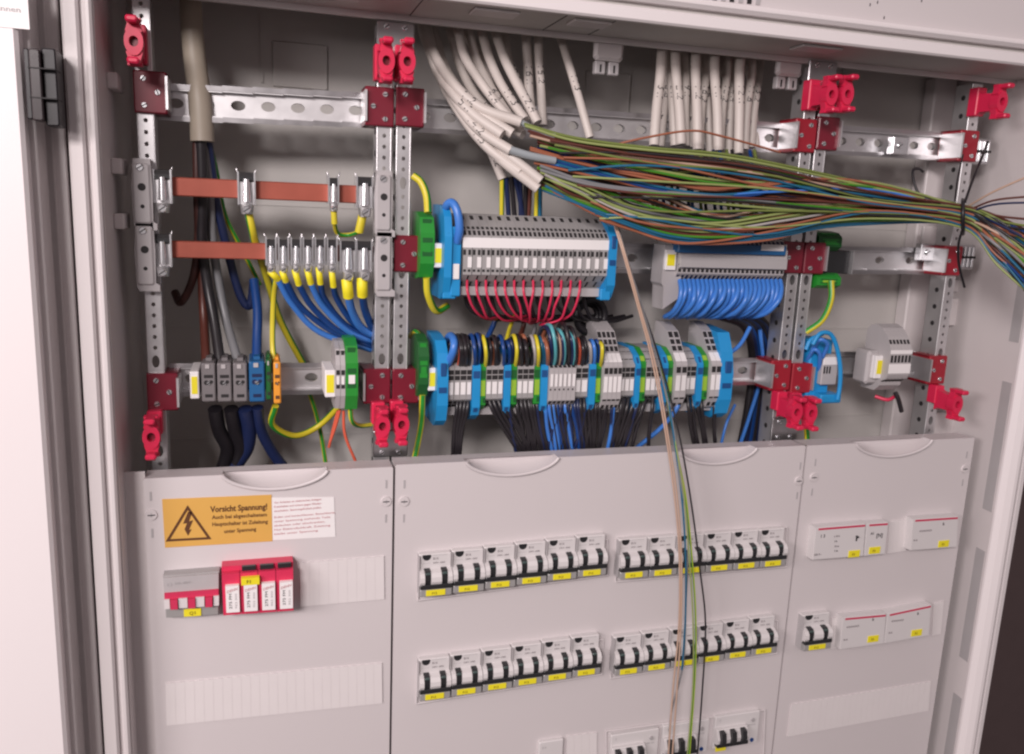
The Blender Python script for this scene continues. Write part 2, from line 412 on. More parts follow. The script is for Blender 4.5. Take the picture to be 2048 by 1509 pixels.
# ================================================================== COVER PANELS
def cover(x0, x1, ztop, label, hpix, gaps=()):
    """sheet cover with a scooped grip in its top edge; hpix: (pixel range of the scoop, depth mm) list"""
    root = thing('front_cover', ((x0+x1)/2, 0, ztop), label, 'cover panel', 'cover panels over the lower half')
    zb = ztop-760
    out = [(x0, zb), (x1, zb), (x1, ztop-1.5), (x1-1.5, ztop)]
    arcs = []
    for (a, c, y) in sorted(hpix, reverse=True):
        pa = P(a, y, 0)[0]; pc = P(c, y, 0)[0]; cx = (pa+pc)/2; hw = (pc-pa)/2; D = hw*.34
        arc = [(cx+hw*math.cos(t), ztop-D*math.sin(t)**1.25) for t in [math.pi*i/20 for i in range(21)]]
        out += arc; arcs.append((cx, hw, D, arc))
    out += [(x0+1.5, ztop), (x0, ztop-1.5)]
    b = MB(); b.prism_y(out, 0, 2, 'cover_paint')
    b.box(x0, x1, 2, 24, ztop-1.6, ztop, 'cover_paint') if not arcs else None
    b.box(x0, x0+1.5, 2, 24, zb, ztop-2, 'cover_paint'); b.box(x1-1.5, x1, 2, 24, zb, ztop-2, 'cover_paint')
    # top flange with the scoops left free at the front
    b.add([(x0, 14, ztop-1), (x1, 14, ztop-1), (x1, 30, ztop-1), (x0, 30, ztop-1)], [(0, 1, 2, 3)], 'cover_paint')
    xs = [x0]; 
    for cx, hw, D, arc in sorted(arcs): xs += [cx-hw, cx+hw]
    xs.append(x1)
    for i in range(0, len(xs), 2): b.add([(xs[i], 2, ztop-.5), (xs[i+1], 2, ztop-.5), (xs[i+1], 14, ztop-1), (xs[i], 14, ztop-1)], [(0, 1, 2, 3)], 'cover_paint')
    b.build('panel', root)
    for cx, hw, D, arc in arcs:
        g = MB(); K = 6; vs = []
        for j in range(K+1):
            t = j/K
            for (x, z) in arc: vs.append((x, 19*math.sin(t*math.pi/2)**.8, z+(ztop-1-z)*t))
        n = len(arc); g.add(vs, [(j*n+i, j*n+i+1, (j+1)*n+i+1, (j+1)*n+i) for j in range(K) for i in range(n-1)], 'cover_paint', True)
        g.tube([(x, -.6, z) for x, z in arc], 2.1, 'cover_paint', 8)
        g.build('grip_recess', root)
    return root
def lock(px, py, root, half=False):
    p = P(px, py, 0); g = MB(); g.cyl((p[0], -1.6, p[2]), 5.2, 1.6, 'cover_paint', 20, r2=5.8)
    g.box(p[0]-3.4, p[0]+3.4, -2.0, -1.5, p[2]-.5, p[2]+.5, 'ink_black'); g.box(p[0]-.5, p[0]+.5, -1.9, -1.5, p[2]-2, p[2]+2, 'slate_plastic')
    g.build('quarter_turn_lock', root)
    for dz in (19, -19):
        g = MB(); g.box(p[0]-.9, p[0]+.9, -.5, 0, p[2]+dz-4.5, p[2]+dz+4.5, 'slate_plastic'); g.build('ventilation_slit', root)
ZT = [P(537, 946, 0)[2], P(1200, 911, 0)[2], P(1780, 884, 0)[2]]
XE = [P(288, 985, 0)[0], P(788.5, 960, 0)[0], P(1612.5, 900, 0)[0], P(1946, 900, 0)[0]]
cvL = cover(XE[0], XE[1]-1.3, ZT[0], 'left grey cover panel with orange warning sticker and single scooped grip', [(445, 655, 955)])
cvM = cover(XE[1]+1.3, XE[2]-1.3, ZT[1], 'wide middle cover panel with two scooped grips and rows of circuit breakers', [(932, 1116, 930), (1360, 1512, 905)])
cvR = cover(XE[2]+1.3, XE[3], ZT[2], 'right cover panel with red-striped devices and a plain blank strip', [(1712, 1862, 890)])
lock(772, 1003, cvL); lock(303, 1030, cvL); lock(808, 1003, cvM); lock(1597, 962, cvM); lock(1627, 955, cvR); lock(1929, 938, cvR)
def blank(pix, root, step=9.0, label=None):
    tl, tr, br, bl = [P(a, c, -1.5) for a, c in pix]; n = max(4, int((tr-tl).length/step)); g = MB()
    for i in range(n):
        t0 = i/n; t1 = (i+1)/n
        A = tl.lerp(tr, t0); B = tl.lerp(tr, t1); Cc = bl.lerp(br, t1); D = bl.lerp(br, t0)
        g.prism_y([(A[0]+.1, A[2]), (B[0]-.1, B[2]), (Cc[0]-.1, Cc[2]), (D[0]+.1, D[2])], -1.5, 0, 'blank_plastic')
    g.prism_y([(tl[0], tl[2]), (tr[0], tr[2]), (br[0], br[2]), (bl[0], bl[2])], -1.3, -.02, 'cover_paint')
    return g.build('blanking_strip', root)
blank([(600, 1127), (768, 1113), (769, 1199), (600, 1214)], cvL)
blank([(331, 1368), (764, 1327), (765, 1407), (333, 1452)], cvL)
blank([(1583, 1410), (1862, 1364), (1857, 1422), (1575, 1474)], cvR)
blank([(1779, 1044), (1816, 1038), (1812, 1102), (1775, 1108)], cvR)
blank([(1664, 1237), (1682, 1235), (1677, 1296), (1661, 1299)], cvR)
blank([(1867, 1208), (1888, 1203), (1882, 1268), (1864, 1272)], cvR)
blank([(1133, 1473), (1194, 1466), (1194, 1560), (1133, 1566)], cvM, 30)

# warning sticker
st = thing('warning_sticker', P(430, 1045, -.3), 'orange high-voltage warning sticker with black triangle and white text half', 'sticker')
def flat(name, pix, Y, t, mt, root): g = MB(); g.prism_y(quadP(pix, Y), Y, Y+t, mt); return g.build(name, root)
flat('orange_field', [(324, 999), (543, 990), (545, 1083), (330, 1096)], -.6, .5, 'sticker_orange', st)
flat('white_field', [(543.5, 996), (668, 995), (671, 1074), (545.5, 1081)], -.6, .5, 'label_white', st)
A, B, D = P(375, 1011, -1), P(331, 1084, -1), P(423, 1079, -1)
cen = (A+B+D)/3; g = MB()
o3 = [A, B, D]; i3 = [cen+(q-cen)*.80 for q in o3]
g.add([(q[0], -.95, q[2]) for q in o3+i3], [(0, 1, 4, 3), (1, 2, 5, 4), (2, 0, 3, 5)], 'sticker_ink')
g.build('warning_triangle', st)
g = MB(); bo = [(376, 1024), (366, 1048), (374, 1047), (369, 1059), (376, 1072), (383, 1059), (378, 1060), (386, 1041), (378, 1043), (384, 1025)]
q = [P(a, c, -1) for a, c in bo]; g.add([(v[0], -.95, v[2]) for v in q], [tuple(range(len(q)))], 'sticker_ink'); g.build('lightning_bolt', st)
for s, a, c, d, e, h in (('Vorsicht Spannung!', 421, 1025, 535, 1019, 8.6), ('Auch bei abgeschaltetem', 424, 1039, 534, 1033, 5.6),
                         ('Hauptschalter ist Zuleitung', 424, 1053, 535, 1047, 5.6), ('unter Spannung', 448, 1067, 512, 1062, 5.6)):
    p0, p1 = P(a, c, -1), P(d, e, -1)
    text(s, p0[0], -.8, p0[2], h, 'sticker_ink', st, width=(p1-p0).length, rot=math.atan2(p1[2]-p0[2], p1[0]-p0[0]), up=.00025 if h > 8 else .0001)
for i, (s, wd) in enumerate((('Vor Arbeiten an elektrischen Anlagen:', .76), ('Freischalten und sichern gegen Wieder-', .76), ('einschalten. Spannungsfreiheit prüfen.', .76),
        ('Erden und kurzschliessen. Benachbarte,', .98), ('unter Spannung stehende Teile', .9), ('abdecken oder abschranken.', .82), ('Nur Elektrofachkraft. Zuleitung', .9), ('bleibt unter Spannung', .7))):
    yy = 1008+i*8.4+(4 if i > 2 else 0); p0 = P(548, yy, -1); text(s, p0[0], -.8, p0[2], 3.0, 'ink_red', st, width=62*wd, rot=.02)

# ================================================================== CIRCUIT BREAKERS
def breaker_proto():
    r = thing('circuit_breaker', (0, 0, 0), None, 'circuit breaker')
    W = 34.6
    b = MB(); b.box(0.3, W, -8, 0, 4, 45, 'white_plastic', .8)
    b.box(.3, W, -13, -8, 10, 27, 'white_plastic', .5)
    for x0, x1 in ((.3, 5.2), (11.8, 23.0), (29.6, W)):        # rounded columns between the toggles
        b.prism_x([(-12, 13), (-17.0, 13.6), (-18.6, 17), (-18.2, 22), (-15.5, 26), (-8, 29)], x0, x1, 'white_plastic')
    b.box(.5, W-.2, -18.5, -7, 8.8, 13.8, 'toggle_black', .5)
    b.box(0, .3, -12, 0, 0, 44, 'slate_plastic')
    b.build('housing', r)
    for x in (5.6, 23.4):
        t = MB(); t.prism_x([(-12, 13.5), (-16, 13.8), (-17, 18), (-16.6, 25), (-14, 28), (-8, 29)], x, x+5.9, 'toggle_black')
        t.box(x+.4, x+5.5, -17.2, -13, 24.6, 26.8, 'toggle_green', .4); t.build('toggle', r)
    e = MB(); e.prism_y([(4, 44.2)]+[(8.3+4.5*math.cos(a), 42.8+5.0*math.sin(a)) for a in [math.pi+i*math.pi/8 for i in range(9)]]+[(12.6, 44.2)], -8.5, -7.9, 'toggle_black'); e.build('emblem', r)
    wdw = MB(); wdw.box(.6, W-.4, -17.5, 0, 0, 8.8, 'window_grey', .8); wdw.box(W-.4, W+.3, -16, 0, 0, 9, 'toggle_black'); wd = wdw.build('label_window', r)
    y = MB(); y.box(6.5, 27, -18.3, -17.4, 1.2, 7.8, 'yellow_tag', .3); yt = y.build('yellow_tag', r)
    text('F12', 12.5, -18.5, 3, 3.8, 'sticker_ink', yt)
    text('B16', 15, -8.2, 38.2, 3.8, 'print_grey', r, 'lettering'); text('230V~ 6000', 15, -8.2, 33.6, 2.6, 'print_grey', r, 'lettering')
    l = MB(); l.box(14.6, 30, -8.3, -7.9, 43, 43.25, 'slate_plastic'); l.box(3, 12, -8.3, -7.9, 34.4, 34.65, 'slate_plastic'); l.build('printed_line', r)
    return r
PB = Proto(breaker_proto())
rows = [((839, 1195), (1213, 1147), 6, 'upper row, left group'), ((1238, 1159), (1571, 1131), 6, 'upper row, right group'),
        ((838, 1403), (1201, 1345), 6, 'lower row, left group'), ((1228, 1352), (1552, 1303), 6, 'lower row, right group')]
for (p0, p1, n, where) in rows:
    a, c = P(*p0, -16), P(*p1, -16); 
    for i in range(n):
        q = a.lerp(c, i/n); k = (c[0]-a[0])/n/35
        o = PB.put((q[0], 0, q[2]), f'two-toggle circuit breaker with yellow tag, {ORD[i]} from left in {where}', 'two-pole circuit breakers on the middle cover', (k, 1, 1))
q = P(1605, 1303, -16); c = P(1661, 1297, -16)
PB.put((q[0], 0, q[2]), 'lone two-toggle circuit breaker on the right cover beside blank strip', None, ((c[0]-q[0])/35, 1, 1))
# shallow trims round the groups
def trim(pix, root):
    g = MB(); q = [P(a, c, -2) for a, c in pix]
    for i in range(4):
        u, v = q[i], q[(i+1) % 4]; g.tube([(u[0], -1, u[2]), (v[0], -1, v[2])], 1.3, 'cover_paint', 6)
    g.build('aperture_trim', root)
trim([(838, 1112), (1216, 1080), (1217, 1152), (836, 1202)], cvM); trim([(1232, 1080), (1575, 1056), (1574, 1135), (1232, 1165)], cvM)
trim([(835, 1326), (1207, 1280), (1205, 1350), (833, 1409)], cvM); trim([(1224, 1278), (1556, 1242), (1555, 1308), (1222, 1358)], cvM)
trim([(1213, 1464), (1531, 1421), (1527, 1530), (1213, 1580)], cvM)

# three-pole units of the bottom row
def rcd_proto():
    r = thing('residual_current_breaker', (0, 0, 0), None, 'residual current breaker')
    b = MB(); b.box(.3, 69.5, -6, 0, 0, 45, 'white_plastic', .8); b.box(.3, 48, -11, -6, 9, 30, 'white_plastic', .8)
    for x0, x1 in ((.3, 4), (11, 20), (27, 36), (43, 48)): b.prism_x([(-11, 10), (-14.5, 12), (-15.5, 18), (-11, 28)], x0, x1, 'white_plastic')
    b.box(2, 50, -13, -6, 5, 12, 'toggle_black', .6); b.build('housing', r)
    for x in (4.2, 20.2, 36.2):
        t = MB(); t.prism_x([(-11, 11), (-18, 12), (-20, 18), (-18, 28), (-11, 29)], x, x+6.6, 'toggle_black'); t.build('toggle', r)
    t = MB(); t.cyl((58, -8, 34), 2.6, 2, 'slate_plastic', 14); t.build('test_button', r)
    t = MB(); t.cyl((60, -7, 5), 2.8, 1, 'deep_blue_wire', 14); t.build('blue_dot', r)
    t = MB(); t.box(4, 20, -7, -6, -4, 4, 'yellow_tag', .3); t.build('yellow_tag', r)
    text('40A 0,03', 52, -6.2, 26, 3, 'slate_plastic', r); text('T', 6, -6.2, 37, 4.5, 'slate_plastic', r)
    return r
PR = Proto(rcd_proto())
for (a, c, lab) in ((1219, 1540, 'three-toggle breaker at bottom edge, leftmost in its row'), (1323, 1520, 'three-toggle breaker at bottom edge behind the hanging wires'),
                    (1427, 1501, 'three-toggle breaker at bottom edge, rightmost with blue dot')):
    q = P(a, c, -8); PR.put((q[0], 0, q[2]), lab, 'three-toggle breakers along the bottom edge', (.93, 1, 1))
g = thing('timer_module', P(1105, 1540, 0), 'plain white module with faint markings left of the blank plate', 'module')
q = P(1078, 1485, -4); b = MB(); b.box(q[0], q[0]+31, -5, 0, q[2]-45, q[2], 'white_plastic', 1); b.build('housing', g)
text('II 0', q[0]+4, -5.2, q[2]-9, 4, 'slate_plastic', g)

# boxes with a red line on the right cover
def box_dev(name, label, pix, tags, texts, cat='module', Yf=-13):
    tl, tr, br, bl = [P(a, c, Yf) for a, c in pix]; r = thing(name, ((tl[0]+br[0])/2, 0, bl[2]), label, cat)
    b = MB(); b.prism_y([(tl[0], tl[2]), (tr[0], tr[2]), (br[0], br[2]), (bl[0], bl[2])], Yf+1, 0, 'white_plastic')
    k = .8; b.prism_y([(tl[0]+k, tl[2]-k), (tr[0]-k, tr[2]-k), (br[0]-k, br[2]+k), (bl[0]+k, bl[2]+k)], Yf, Yf+1, 'white_plastic'); b.build('housing', r)
    A = tl; B = tr; b = MB(); b.prism_y([(A[0]+4, A[2]-1.2), (B[0]-1, B[2]-1.2), (B[0]-1, B[2]-3.6), (A[0]+4, A[2]-3.6)], Yf-.3, Yf+.1, 'red_stripe'); b.build('red_line', r)
    for (a, c) in tags:
        q = P(a, c, Yf); y = MB(); y.box(q[0]-8.5, q[0]+8.5, Yf-.7, Yf, q[2]-4.6, q[2]+4.6, 'yellow_tag', .3); t = y.build('yellow_tag', r)
        text('F3', q[0]-3.5, Yf-.9, q[2]-2, 4.5, 'sticker_ink', t)
    for (s, a, c, h) in texts: q = P(a, c, Yf); text(s, q[0], Yf-.2, q[2], h*1.15, 'ink_black' if len(s) < 4 else 'print_grey', r, up=.0001)
    return r
d = box_dev('control_module', 'wide white module with red top line, dial scale and yellow tag', [(1632, 1056), (1732, 1048), (1727, 1113), (1625, 1121)], [(1708, 1108)],
        [('1 3', 1640, 1076, 5), ('230 V~', 1628, 1112, 3), ('t 10 h', 1668, 1075, 3), ('1 h', 1668, 1085, 3), ('10 m', 1668, 1095, 3), ('1 m', 1668, 1104, 3)])
q = P(1711, 1072, -11); g = MB(); g.cyl((q[0], -16, q[2]), 1.4, 3, 'toggle_black', 12); g.box(q[0]-.7, q[0]+.7, -14, -13, q[2]-6, q[2], 'toggle_black'); g.build('dial', d)
box_dev('switch_module', 'narrow white module with red top line and square symbol, beside wide module', [(1734, 1048), (1777, 1045), (1770, 1109), (1729, 1113)], [(1749, 1101)], [('A1', 1741, 1070, 4), ('[N]', 1752, 1075, 6)])
box_dev('control_module', 'single white red-lined module at far right of the upper row', [(1826, 1039), (1917, 1033), (1914, 1095), (1821, 1102)], [(1887, 1088)], [('k', 1885, 1051, 5), ('<====>', 1838, 1066, 5), ('16 A', 1826, 1083, 3)])
box_dev('control_module', 'white red-lined module in second row next to lone breaker', [(1686, 1236), (1773, 1228), (1768, 1288), (1680, 1300)], [(1746, 1278)], [('k', 1744, 1242, 5), ('<====>', 1692, 1258, 5), ('16 A', 1686, 1282, 3)])
box_dev('control_module', 'white red-lined module at right end of the second row', [(1775, 1228), (1863, 1210), (1858, 1272), (1769, 1288)], [(1833, 1266)], [('k', 1834, 1230, 5), ('<====>', 1782, 1246, 5), ('16 A', 1776, 1268, 3)])

# main switch and surge arrester on the left cover
ms = thing('main_switch', P(385, 1200, 0), 'grey main switch with red band, three red toggles and yellow tag', 'main switch')
Y = -17; tl, tr, br, bl = P(325, 1156, Y), P(438, 1147, Y), P(438, 1234, Y), P(331, 1241, Y)
def lerp4(u, v): return tl.lerp(tr, u).lerp(bl.lerp(br, u), v)
def patch4(name, u0, u1, v0, v1, y0, y1, mt, root):
    q = [lerp4(u0, v0), lerp4(u1, v0), lerp4(u1, v1), lerp4(u0, v1)]; g = MB(); g.prism_y([(p[0], p[2]) for p in q], y0, y1, mt); return g.build(name, root)
patch4('housing', 0, 1, 0, 1, -12, 0, 'grey_plastic', ms); patch4('cover_plate', .01, .99, .03, .38, -15, -12, 'light_grey', ms)
patch4('red_band', .01, .99, .37, .60, -17, -12, 'red_stripe', ms)
patch4('lower_window', .02, .98, .74, .97, -14, -12, 'window_grey', ms)
for u in (.0, .26, .57, .9): patch4('rib', u, min(1, u+(.1 if u in (0, .9) else .16)), .5, .72, -19, -12, 'white_plastic', ms)
for u in (.115, .435, .75): patch4('toggle', u, u+.13, .5, .72, -21, -12, 'red_stripe', ms)
t = patch4('yellow_tag', .34, .66, .80, .97, -15, -14, 'yellow_tag', ms); q = lerp4(.44, .93); text('Q1', q[0], -15.3, q[2], 5, 'sticker_ink', t)
q = lerp4(.06, .24); text('O', q[0], -15.3, q[2], 6, 'slate_plastic', ms); q = lerp4(.2, .2); text('63A 400V~', q[0], -15.3, q[2], 3.6, 'slate_plastic', ms)
sa = thing('surge_arrester', P(515, 1185, 0), 'bright red surge arrester with four white printed cartridges', 'surge arrester')
Y = -26; tl, tr, br, bl = P(442, 1144, Y), P(587, 1133, Y), P(588, 1225, Y), P(446, 1235, Y)
patch4('housing', 0, 1, .0, 1, -14, 0, 'magenta_red', sa)
for i in range(4):
    u = i/4
    patch4('housing_module', u+.004, u+.246, .10, 1, -22, -14, 'magenta_red', sa)
    c = patch4('cartridge', u+.05, u+.235, .32, .90, -27, -22, 'label_white', sa)
    q = lerp4(u+.065, .47); text('DEHN', q[0], -27.2, q[2], 3.9, 'ink_red', c, width=11, rot=.25, shear=.3)
    q = lerp4(u+.115, .84); text('275 FM', q[0]+1, -27.2, q[2]+1, 3.8, 'ink_black', c, rot=math.pi/2, width=16)
    q = lerp4(u+.185, .84); text('952 300', q[0]+1, -27.2, q[2]+1, 2.6, 'slate_plastic', c, rot=math.pi/2, width=16)
    patch4('clamp_opening', u+.03, u+.22, .0, .09, -18, -14, 'toggle_black', sa) if i else None
t = patch4('yellow_tag', .27, .52, .17, .32, -27.6, -22, 'yellow_tag', sa); q = lerp4(.34, .28); text('F1', q[0], -28, q[2], 5, 'sticker_ink', t)

# ================================================================== UPRIGHTS, HOLDERS, RAILS
YP = 48
UX = {'far left': 12, 'left of the first pair': 237, 'right of the first pair': 257, 'left of the second pair': 737, 'right of the second pair': 757, 'far right': 976}
for nm, X in UX.items():
    g = MB(); z = 446; i = 3
    while z > -70:
        big = i % 8 == 0; h = 17 if big else 10.8
        g.cell(X-7.5, X+7.5, z-h, z, YP, X, z-h/2, 3.6 if big else 1.9, 6.2 if big else 2.1, 'zinc_light'); z -= h; i += 1
    zl = z
    for sx in (-7.5, 6.3): g.box(X+sx, X+sx+1.2, YP+.01, YP+27, zl, 446, 'zinc_light')
    for sx in (-6.9, 6.9): g.tube([(X+sx, YP+.9, zl), (X+sx, YP+.9, 446)], 1.15, 'zinc_light', 8)
    for k in range(22):
        zz = 430-k*22; g.cyl((X-7.9, YP+13, zz), 3.2, .5, 'dark_opening', 12, 'x')
    o = g.build('perforated_upright'); tag(o, f'vertical perforated zinc strip, {"the " if "far" not in nm else ""}{nm if "pair" in nm else nm + " one"}', 'mounting strip', 'perforated uprights of the cabinet')
def holder_proto(top=True):
    s = 1 if top else -1
    r = thing('cover_holder', (0, 0, 0), None, 'cover holder')
    g = MB(); g.box(-7, 7, YP-14, YP-.3, -14*1, 20 if top else 14, 'holder_red', 1) if top else g.box(-7, 7, YP-14, YP-.3, -6, 18, 'holder_red', 1)
    g.build('clip_base', r)
    g = MB(); g.prism_x([(YP-12, -14), (YP-12, 15), (30, 12), (10, 10), (10, -10), (30, -10)], -5.2, 5.2, 'holder_red'); g.build('arm', r)
    g = MB()
    n = 20; ring = []
    R1, R0 = 9.2, 4.4
    for y0, y1 in ((2, 14),):
        vs = []
        for rr, yy in ((R1, y0), (R0, y0), (R1, y1), (R0, y1)):
            for i in range(n):
                a = 2*math.pi*i/n; vs.append((rr*math.cos(a)*(.86 if rr == R1 else .9), yy, rr*math.sin(a)*(1.3 if rr == R1 else 1.05)))
        fs = [(i, (i+1) % n, n+(i+1) % n, n+i) for i in range(n)]+[(i, 2*n+i, 2*n+(i+1) % n, (i+1) % n) for i in range(n)]+[(n+i, n+(i+1) % n, 3*n+(i+1) % n, 3*n+i) for i in range(n)]
        g.add(vs, fs, 'holder_red', False)
    for sg in (1, -1):
        g.prism_y([(-7, sg*8.5), (7, sg*8.5), (5, sg*15), (6.3, sg*20), (-6.3, sg*20), (-5, sg*15)], 4, 13, 'holder_red')
        g.box(-5, 5, -9, 5, min(sg*14.5, sg*20), max(sg*14.5, sg*20), 'holder_red', 1.5)
    g.build('fork_head', r)
    g = MB(); g.cyl((0, 9, 0), 4.4, 1, 'maroon', 14); g.build('screw_hole', r)
    return r
HT = Proto(holder_proto(True)); HB = Proto(holder_proto(False))
for k, (X, dz, dx) in enumerate([(12, 0, -2), (237, 3, -5), (257, 4, -5), (737, 10, -6), (757, 12, -5), (976, 20, -5)]):
    nm = list(UX)[k]
    HT.put((X+dx, 0, 400+dz), f'bright red cover holder with fork head at top, {"at " if "far" in nm else ""}{nm}', 'red cover holders on the uprights')
    HB.put((X+dx, 0, 40+(0, 3, 4, 3, 1, 6)[k]), f'bright red cover holder with fork head just above lower covers, {"at " if "far" in nm else ""}{nm}', 'red cover holders on the uprights')
# screwed end plates of the pairs
for X0, X1, zc, lab in ((228, 266, 12, 'zinc plate with screws under the first pair of uprights'), (728, 766, 10, 'zinc plate with four screws under the second pair of uprights'),
                        (228, 266, 432, 'zinc plate behind the topmost red holders of the first pair'), (728, 766, 438, 'zinc plate at the head of the second pair of uprights')):
    g = MB(); g.box(X0, X1, YP-3, YP-.4, zc-15, zc+15, 'zinc', 1); o = g.build('end_plate'); tag(o, lab, 'plate')
    for dx in (10, 28):
        for dz in (-10, 10): h = MB(); h.screw(X0+dx, YP-4.6, zc+dz, 3); h.build('screw', o).location = (0, 0, 0)
def fixkids(): pass

def bracket_proto(side, red=False):
    """dark red plastic corner that carries a rail end; side +1: rail leaves to the right"""
    mt = 'crimson' if red else 'maroon'
    r = thing('rail_bracket', (0, 0, 0), None, 'rail bracket')
    g = MB(); a, c = (-9, 20) if side > 0 else (-20, 9)
    g.box(a, c, YP-5, YP-1.2, -19, 19, mt, 1.2); g.box(c-4 if side > 0 else a, c if side > 0 else a+4, YP-1.2, YP+30, -19, 19, mt)
    g.box(a, c, YP-1.2, YP+30, 17, 19, mt); g.box(a, c, YP-1.2, YP+30, -19, -17, mt); g.build('plastic_corner', r)
    g = MB(); x = c-1 if side > 0 else a-.8
    g.box(x, x+2.2, YP-9, YP+28, -15, 15, 'zinc_light'); g.build('metal_edge', r)
    for (x, z) in ((0, 12), (0, -12), (12*side, 0)):
        g = MB(); g.screw(x, YP-6.4, z, 2.9, ang=random.uniform(0, 3)); g.build('screw', r)
    return r
BR = {(s, rd): Proto(bracket_proto(s, rd)) for s in (1, -1) for rd in (False, True)}
bl_ = [(12, 352, 1, 0, 'dark maroon rail bracket high on the far left upright'), (237, 352, -1, 0, 'maroon bracket on top rail, left one of the first pair'), (257, 352, 1, 0, 'maroon bracket on top rail, right one of the first pair'),
       (737, 362, -1, 1, 'red bracket on top rail, left one of the second pair'), (757, 362, 1, 0, 'maroon bracket on top rail, right one of the second pair'), (976, 370, -1, 1, 'red rail bracket with zinc rail end at upper far right'),
       (257, 219, 1, 0, 'maroon bracket left of green earth terminal on middle rail'), (737, 222, -1, 0, 'maroon bracket at the right end of the blue-wired terminal strip'), (757, 222, 1, 0, 'maroon bracket with single screw beside dark green terminal'), (976, 232, -1, 1, 'red rail bracket at far right under the wire bundle'),
       (12, 85, 1, 0, 'dark maroon rail bracket low on the far left upright'), (237, 82, -1, 0, 'maroon bracket on bottom rail, left one of the first pair'), (257, 82, 1, 0, 'maroon bracket on bottom rail, right one of the first pair'),
       (737, 78, -1, 1, 'red bracket on bottom rail, left one of the second pair'), (757, 78, 1, 1, 'red bracket on bottom rail, right one of the second pair'), (976, 78, -1, 1, 'red rail bracket beside small grey terminal group at right')]
_bpx = [(290, 184), (752, 213), (808, 214), (1562, 268), (1635, 266), (1905, 290), (812, 508), (1600, 516), (1625, 517), (1895, 522), (312, 785), (752, 773), (808, 773), (1535, 752), (1600, 757), (1855, 741)]
for (X, z, s, rd, lab), (bx, by) in zip(bl_, _bpx): BR[(s, bool(rd))].put((X, 0, P(bx, by, YP-4)[2]), lab, 'plastic rail brackets')
def din(x0, x1, pl, pr_, lab, pitch=27):
    g = MB(); YR = 82; A_, B_ = P(*pl, YR), P(*pr_, YR); sl_ = (B_[2]-A_[2])/(B_[0]-A_[0]); z = A_[2]+sl_*(x0-A_[0]); zt = sl_*(x1-x0)
    def zz(x): return z+zt*(x-x0)/(x1-x0)
    n = max(1, int((x1-x0)/pitch)); w_ = (x1-x0)/n
    for i in range(n):
        xa = x0+i*w_; zc = zz(xa+w_/2)
        g.cell(xa, xa+w_, zc-12, zc+12, YR, xa+w_/2, zc, 7.0, 4.8, 'zinc_light', 6)
        for s in (1, -1):
            g.box(xa, xa+w_, YR-7, YR, zc+s*12-.6, zc+s*12+.6, 'zinc_light'); lo, hi = sorted((zc+s*12.6, zc+s*17.5)); g.box(xa, xa+w_, YR-8, YR-6.8, lo, hi, 'zinc')  # lips in darker zinc: their duller reflection is put into the colour
    tag(g.build('mounting_rail'), lab, 'mounting rail', 'slotted mounting rails')
din(22, 226, (350, 207), (700, 221), 'slotted zinc rail across top left compartment behind the beige cable'); din(270, 722, (880, 235), (1310, 262), 'long slotted zinc rail across top middle behind the white cables'); din(770, 962, (1710, 284), (1840, 292), 'slotted zinc rail in upper right compartment')
din(270, 722, (900, 512), (1320, 517), 'middle compartment rail carrying the upper terminal strip', pitch=40); din(770, 962, (1690, 520), (1850, 522), 'slotted zinc rail at middle height in right compartment', pitch=40)
din(22, 226, (400, 757), (640, 755), 'bottom rail in left compartment with grey and orange terminals', pitch=40); din(270, 722, (900, 752), (1440, 742), 'bottom rail carrying the mixed coloured terminal row', pitch=40); din(770, 962, (1690, 728), (1800, 728), 'bottom rail in right compartment with blue holder', pitch=40)
# zinc end pieces seen sideways at the right rail ends
for (a, c, lab) in ((1795, 292, 'bright zinc clamp on upper right rail beside red bracket'), (1850, 505, 'zinc clamp plate on right middle rail beside red bracket')):
    q = P(a, c, 66); g = MB(); g.box(q[0]-10, q[0]+14, 62, 72, q[2]-11, q[2]+11, 'chrome', 1); g.screw(q[0], 60, q[2], 4); tag(g.build('rail_clamp'), lab, 'rail clamp')
for X, z, lab in ((976, 366, 'stepped zinc screw block right of the upper red bracket'), (976, 232, 'stepped zinc screw block right of the middle red bracket')):
    g = MB(); g.box(X+10, X+38, 52, 66, z-16, z+16, 'zinc', 1)
    for k in range(4): g.box(X+11+k*6.5, X+14+k*6.5, 49, 53, z-13, z+13, 'chrome', .6)
    g.box(X+10, X+36, 48.6, 50, z-1.5, z+1.5, 'dark_opening'); tag(g.build('rail_end_block'), lab, 'rail end')

# ================================================================== BUSBARS
for (z0, z1, x1, lab, zt) in ((P(345, 392, 50)[2], P(345, 354, 50)[2], P(748, 380, 50)[0], 'upper bare copper busbar with four clamps', 0), (P(345, 516, 50)[2], P(345, 482, 50)[2], P(748, 500, 50)[0], 'lower bare copper busbar crowded with clamps', 0)):
    g = MB(); g.box(P(318, 400, 50)[0], x1, 50, 58, z0, z1, 'copper', 1); tag(g.build('copper_busbar'), lab, 'busbar', 'copper busbars')
def sup_proto():
    r = thing('busbar_support', (0, 0, 0), None, 'busbar support')
    g = MB(); g.prism_y([(-8.5, 0), (-9.5, 36), (-7, 62), (8, 62), (9, 34), (8.5, 4), (12, 2), (12, -4), (-6, -4)], YP-13, YP-1.2, 'light_grey')
    g.box(-8, 7.5, YP-15, YP-12, 2, 58, 'light_grey', 1.5); g.build('body', r)
    g = MB(); g.screw(-1, YP-16.8, 54, 3.6); g.build('screw', r)
    g = MB(); g.cyl((0, YP-15.2, 36), 3.6, .6, 'dark_opening', 14); g.cyl((0, YP-15.2, 18), 1.9, .6, 'dark_opening', 12); g.build('screw_hole', r)
    return r
SP = Proto(sup_proto())
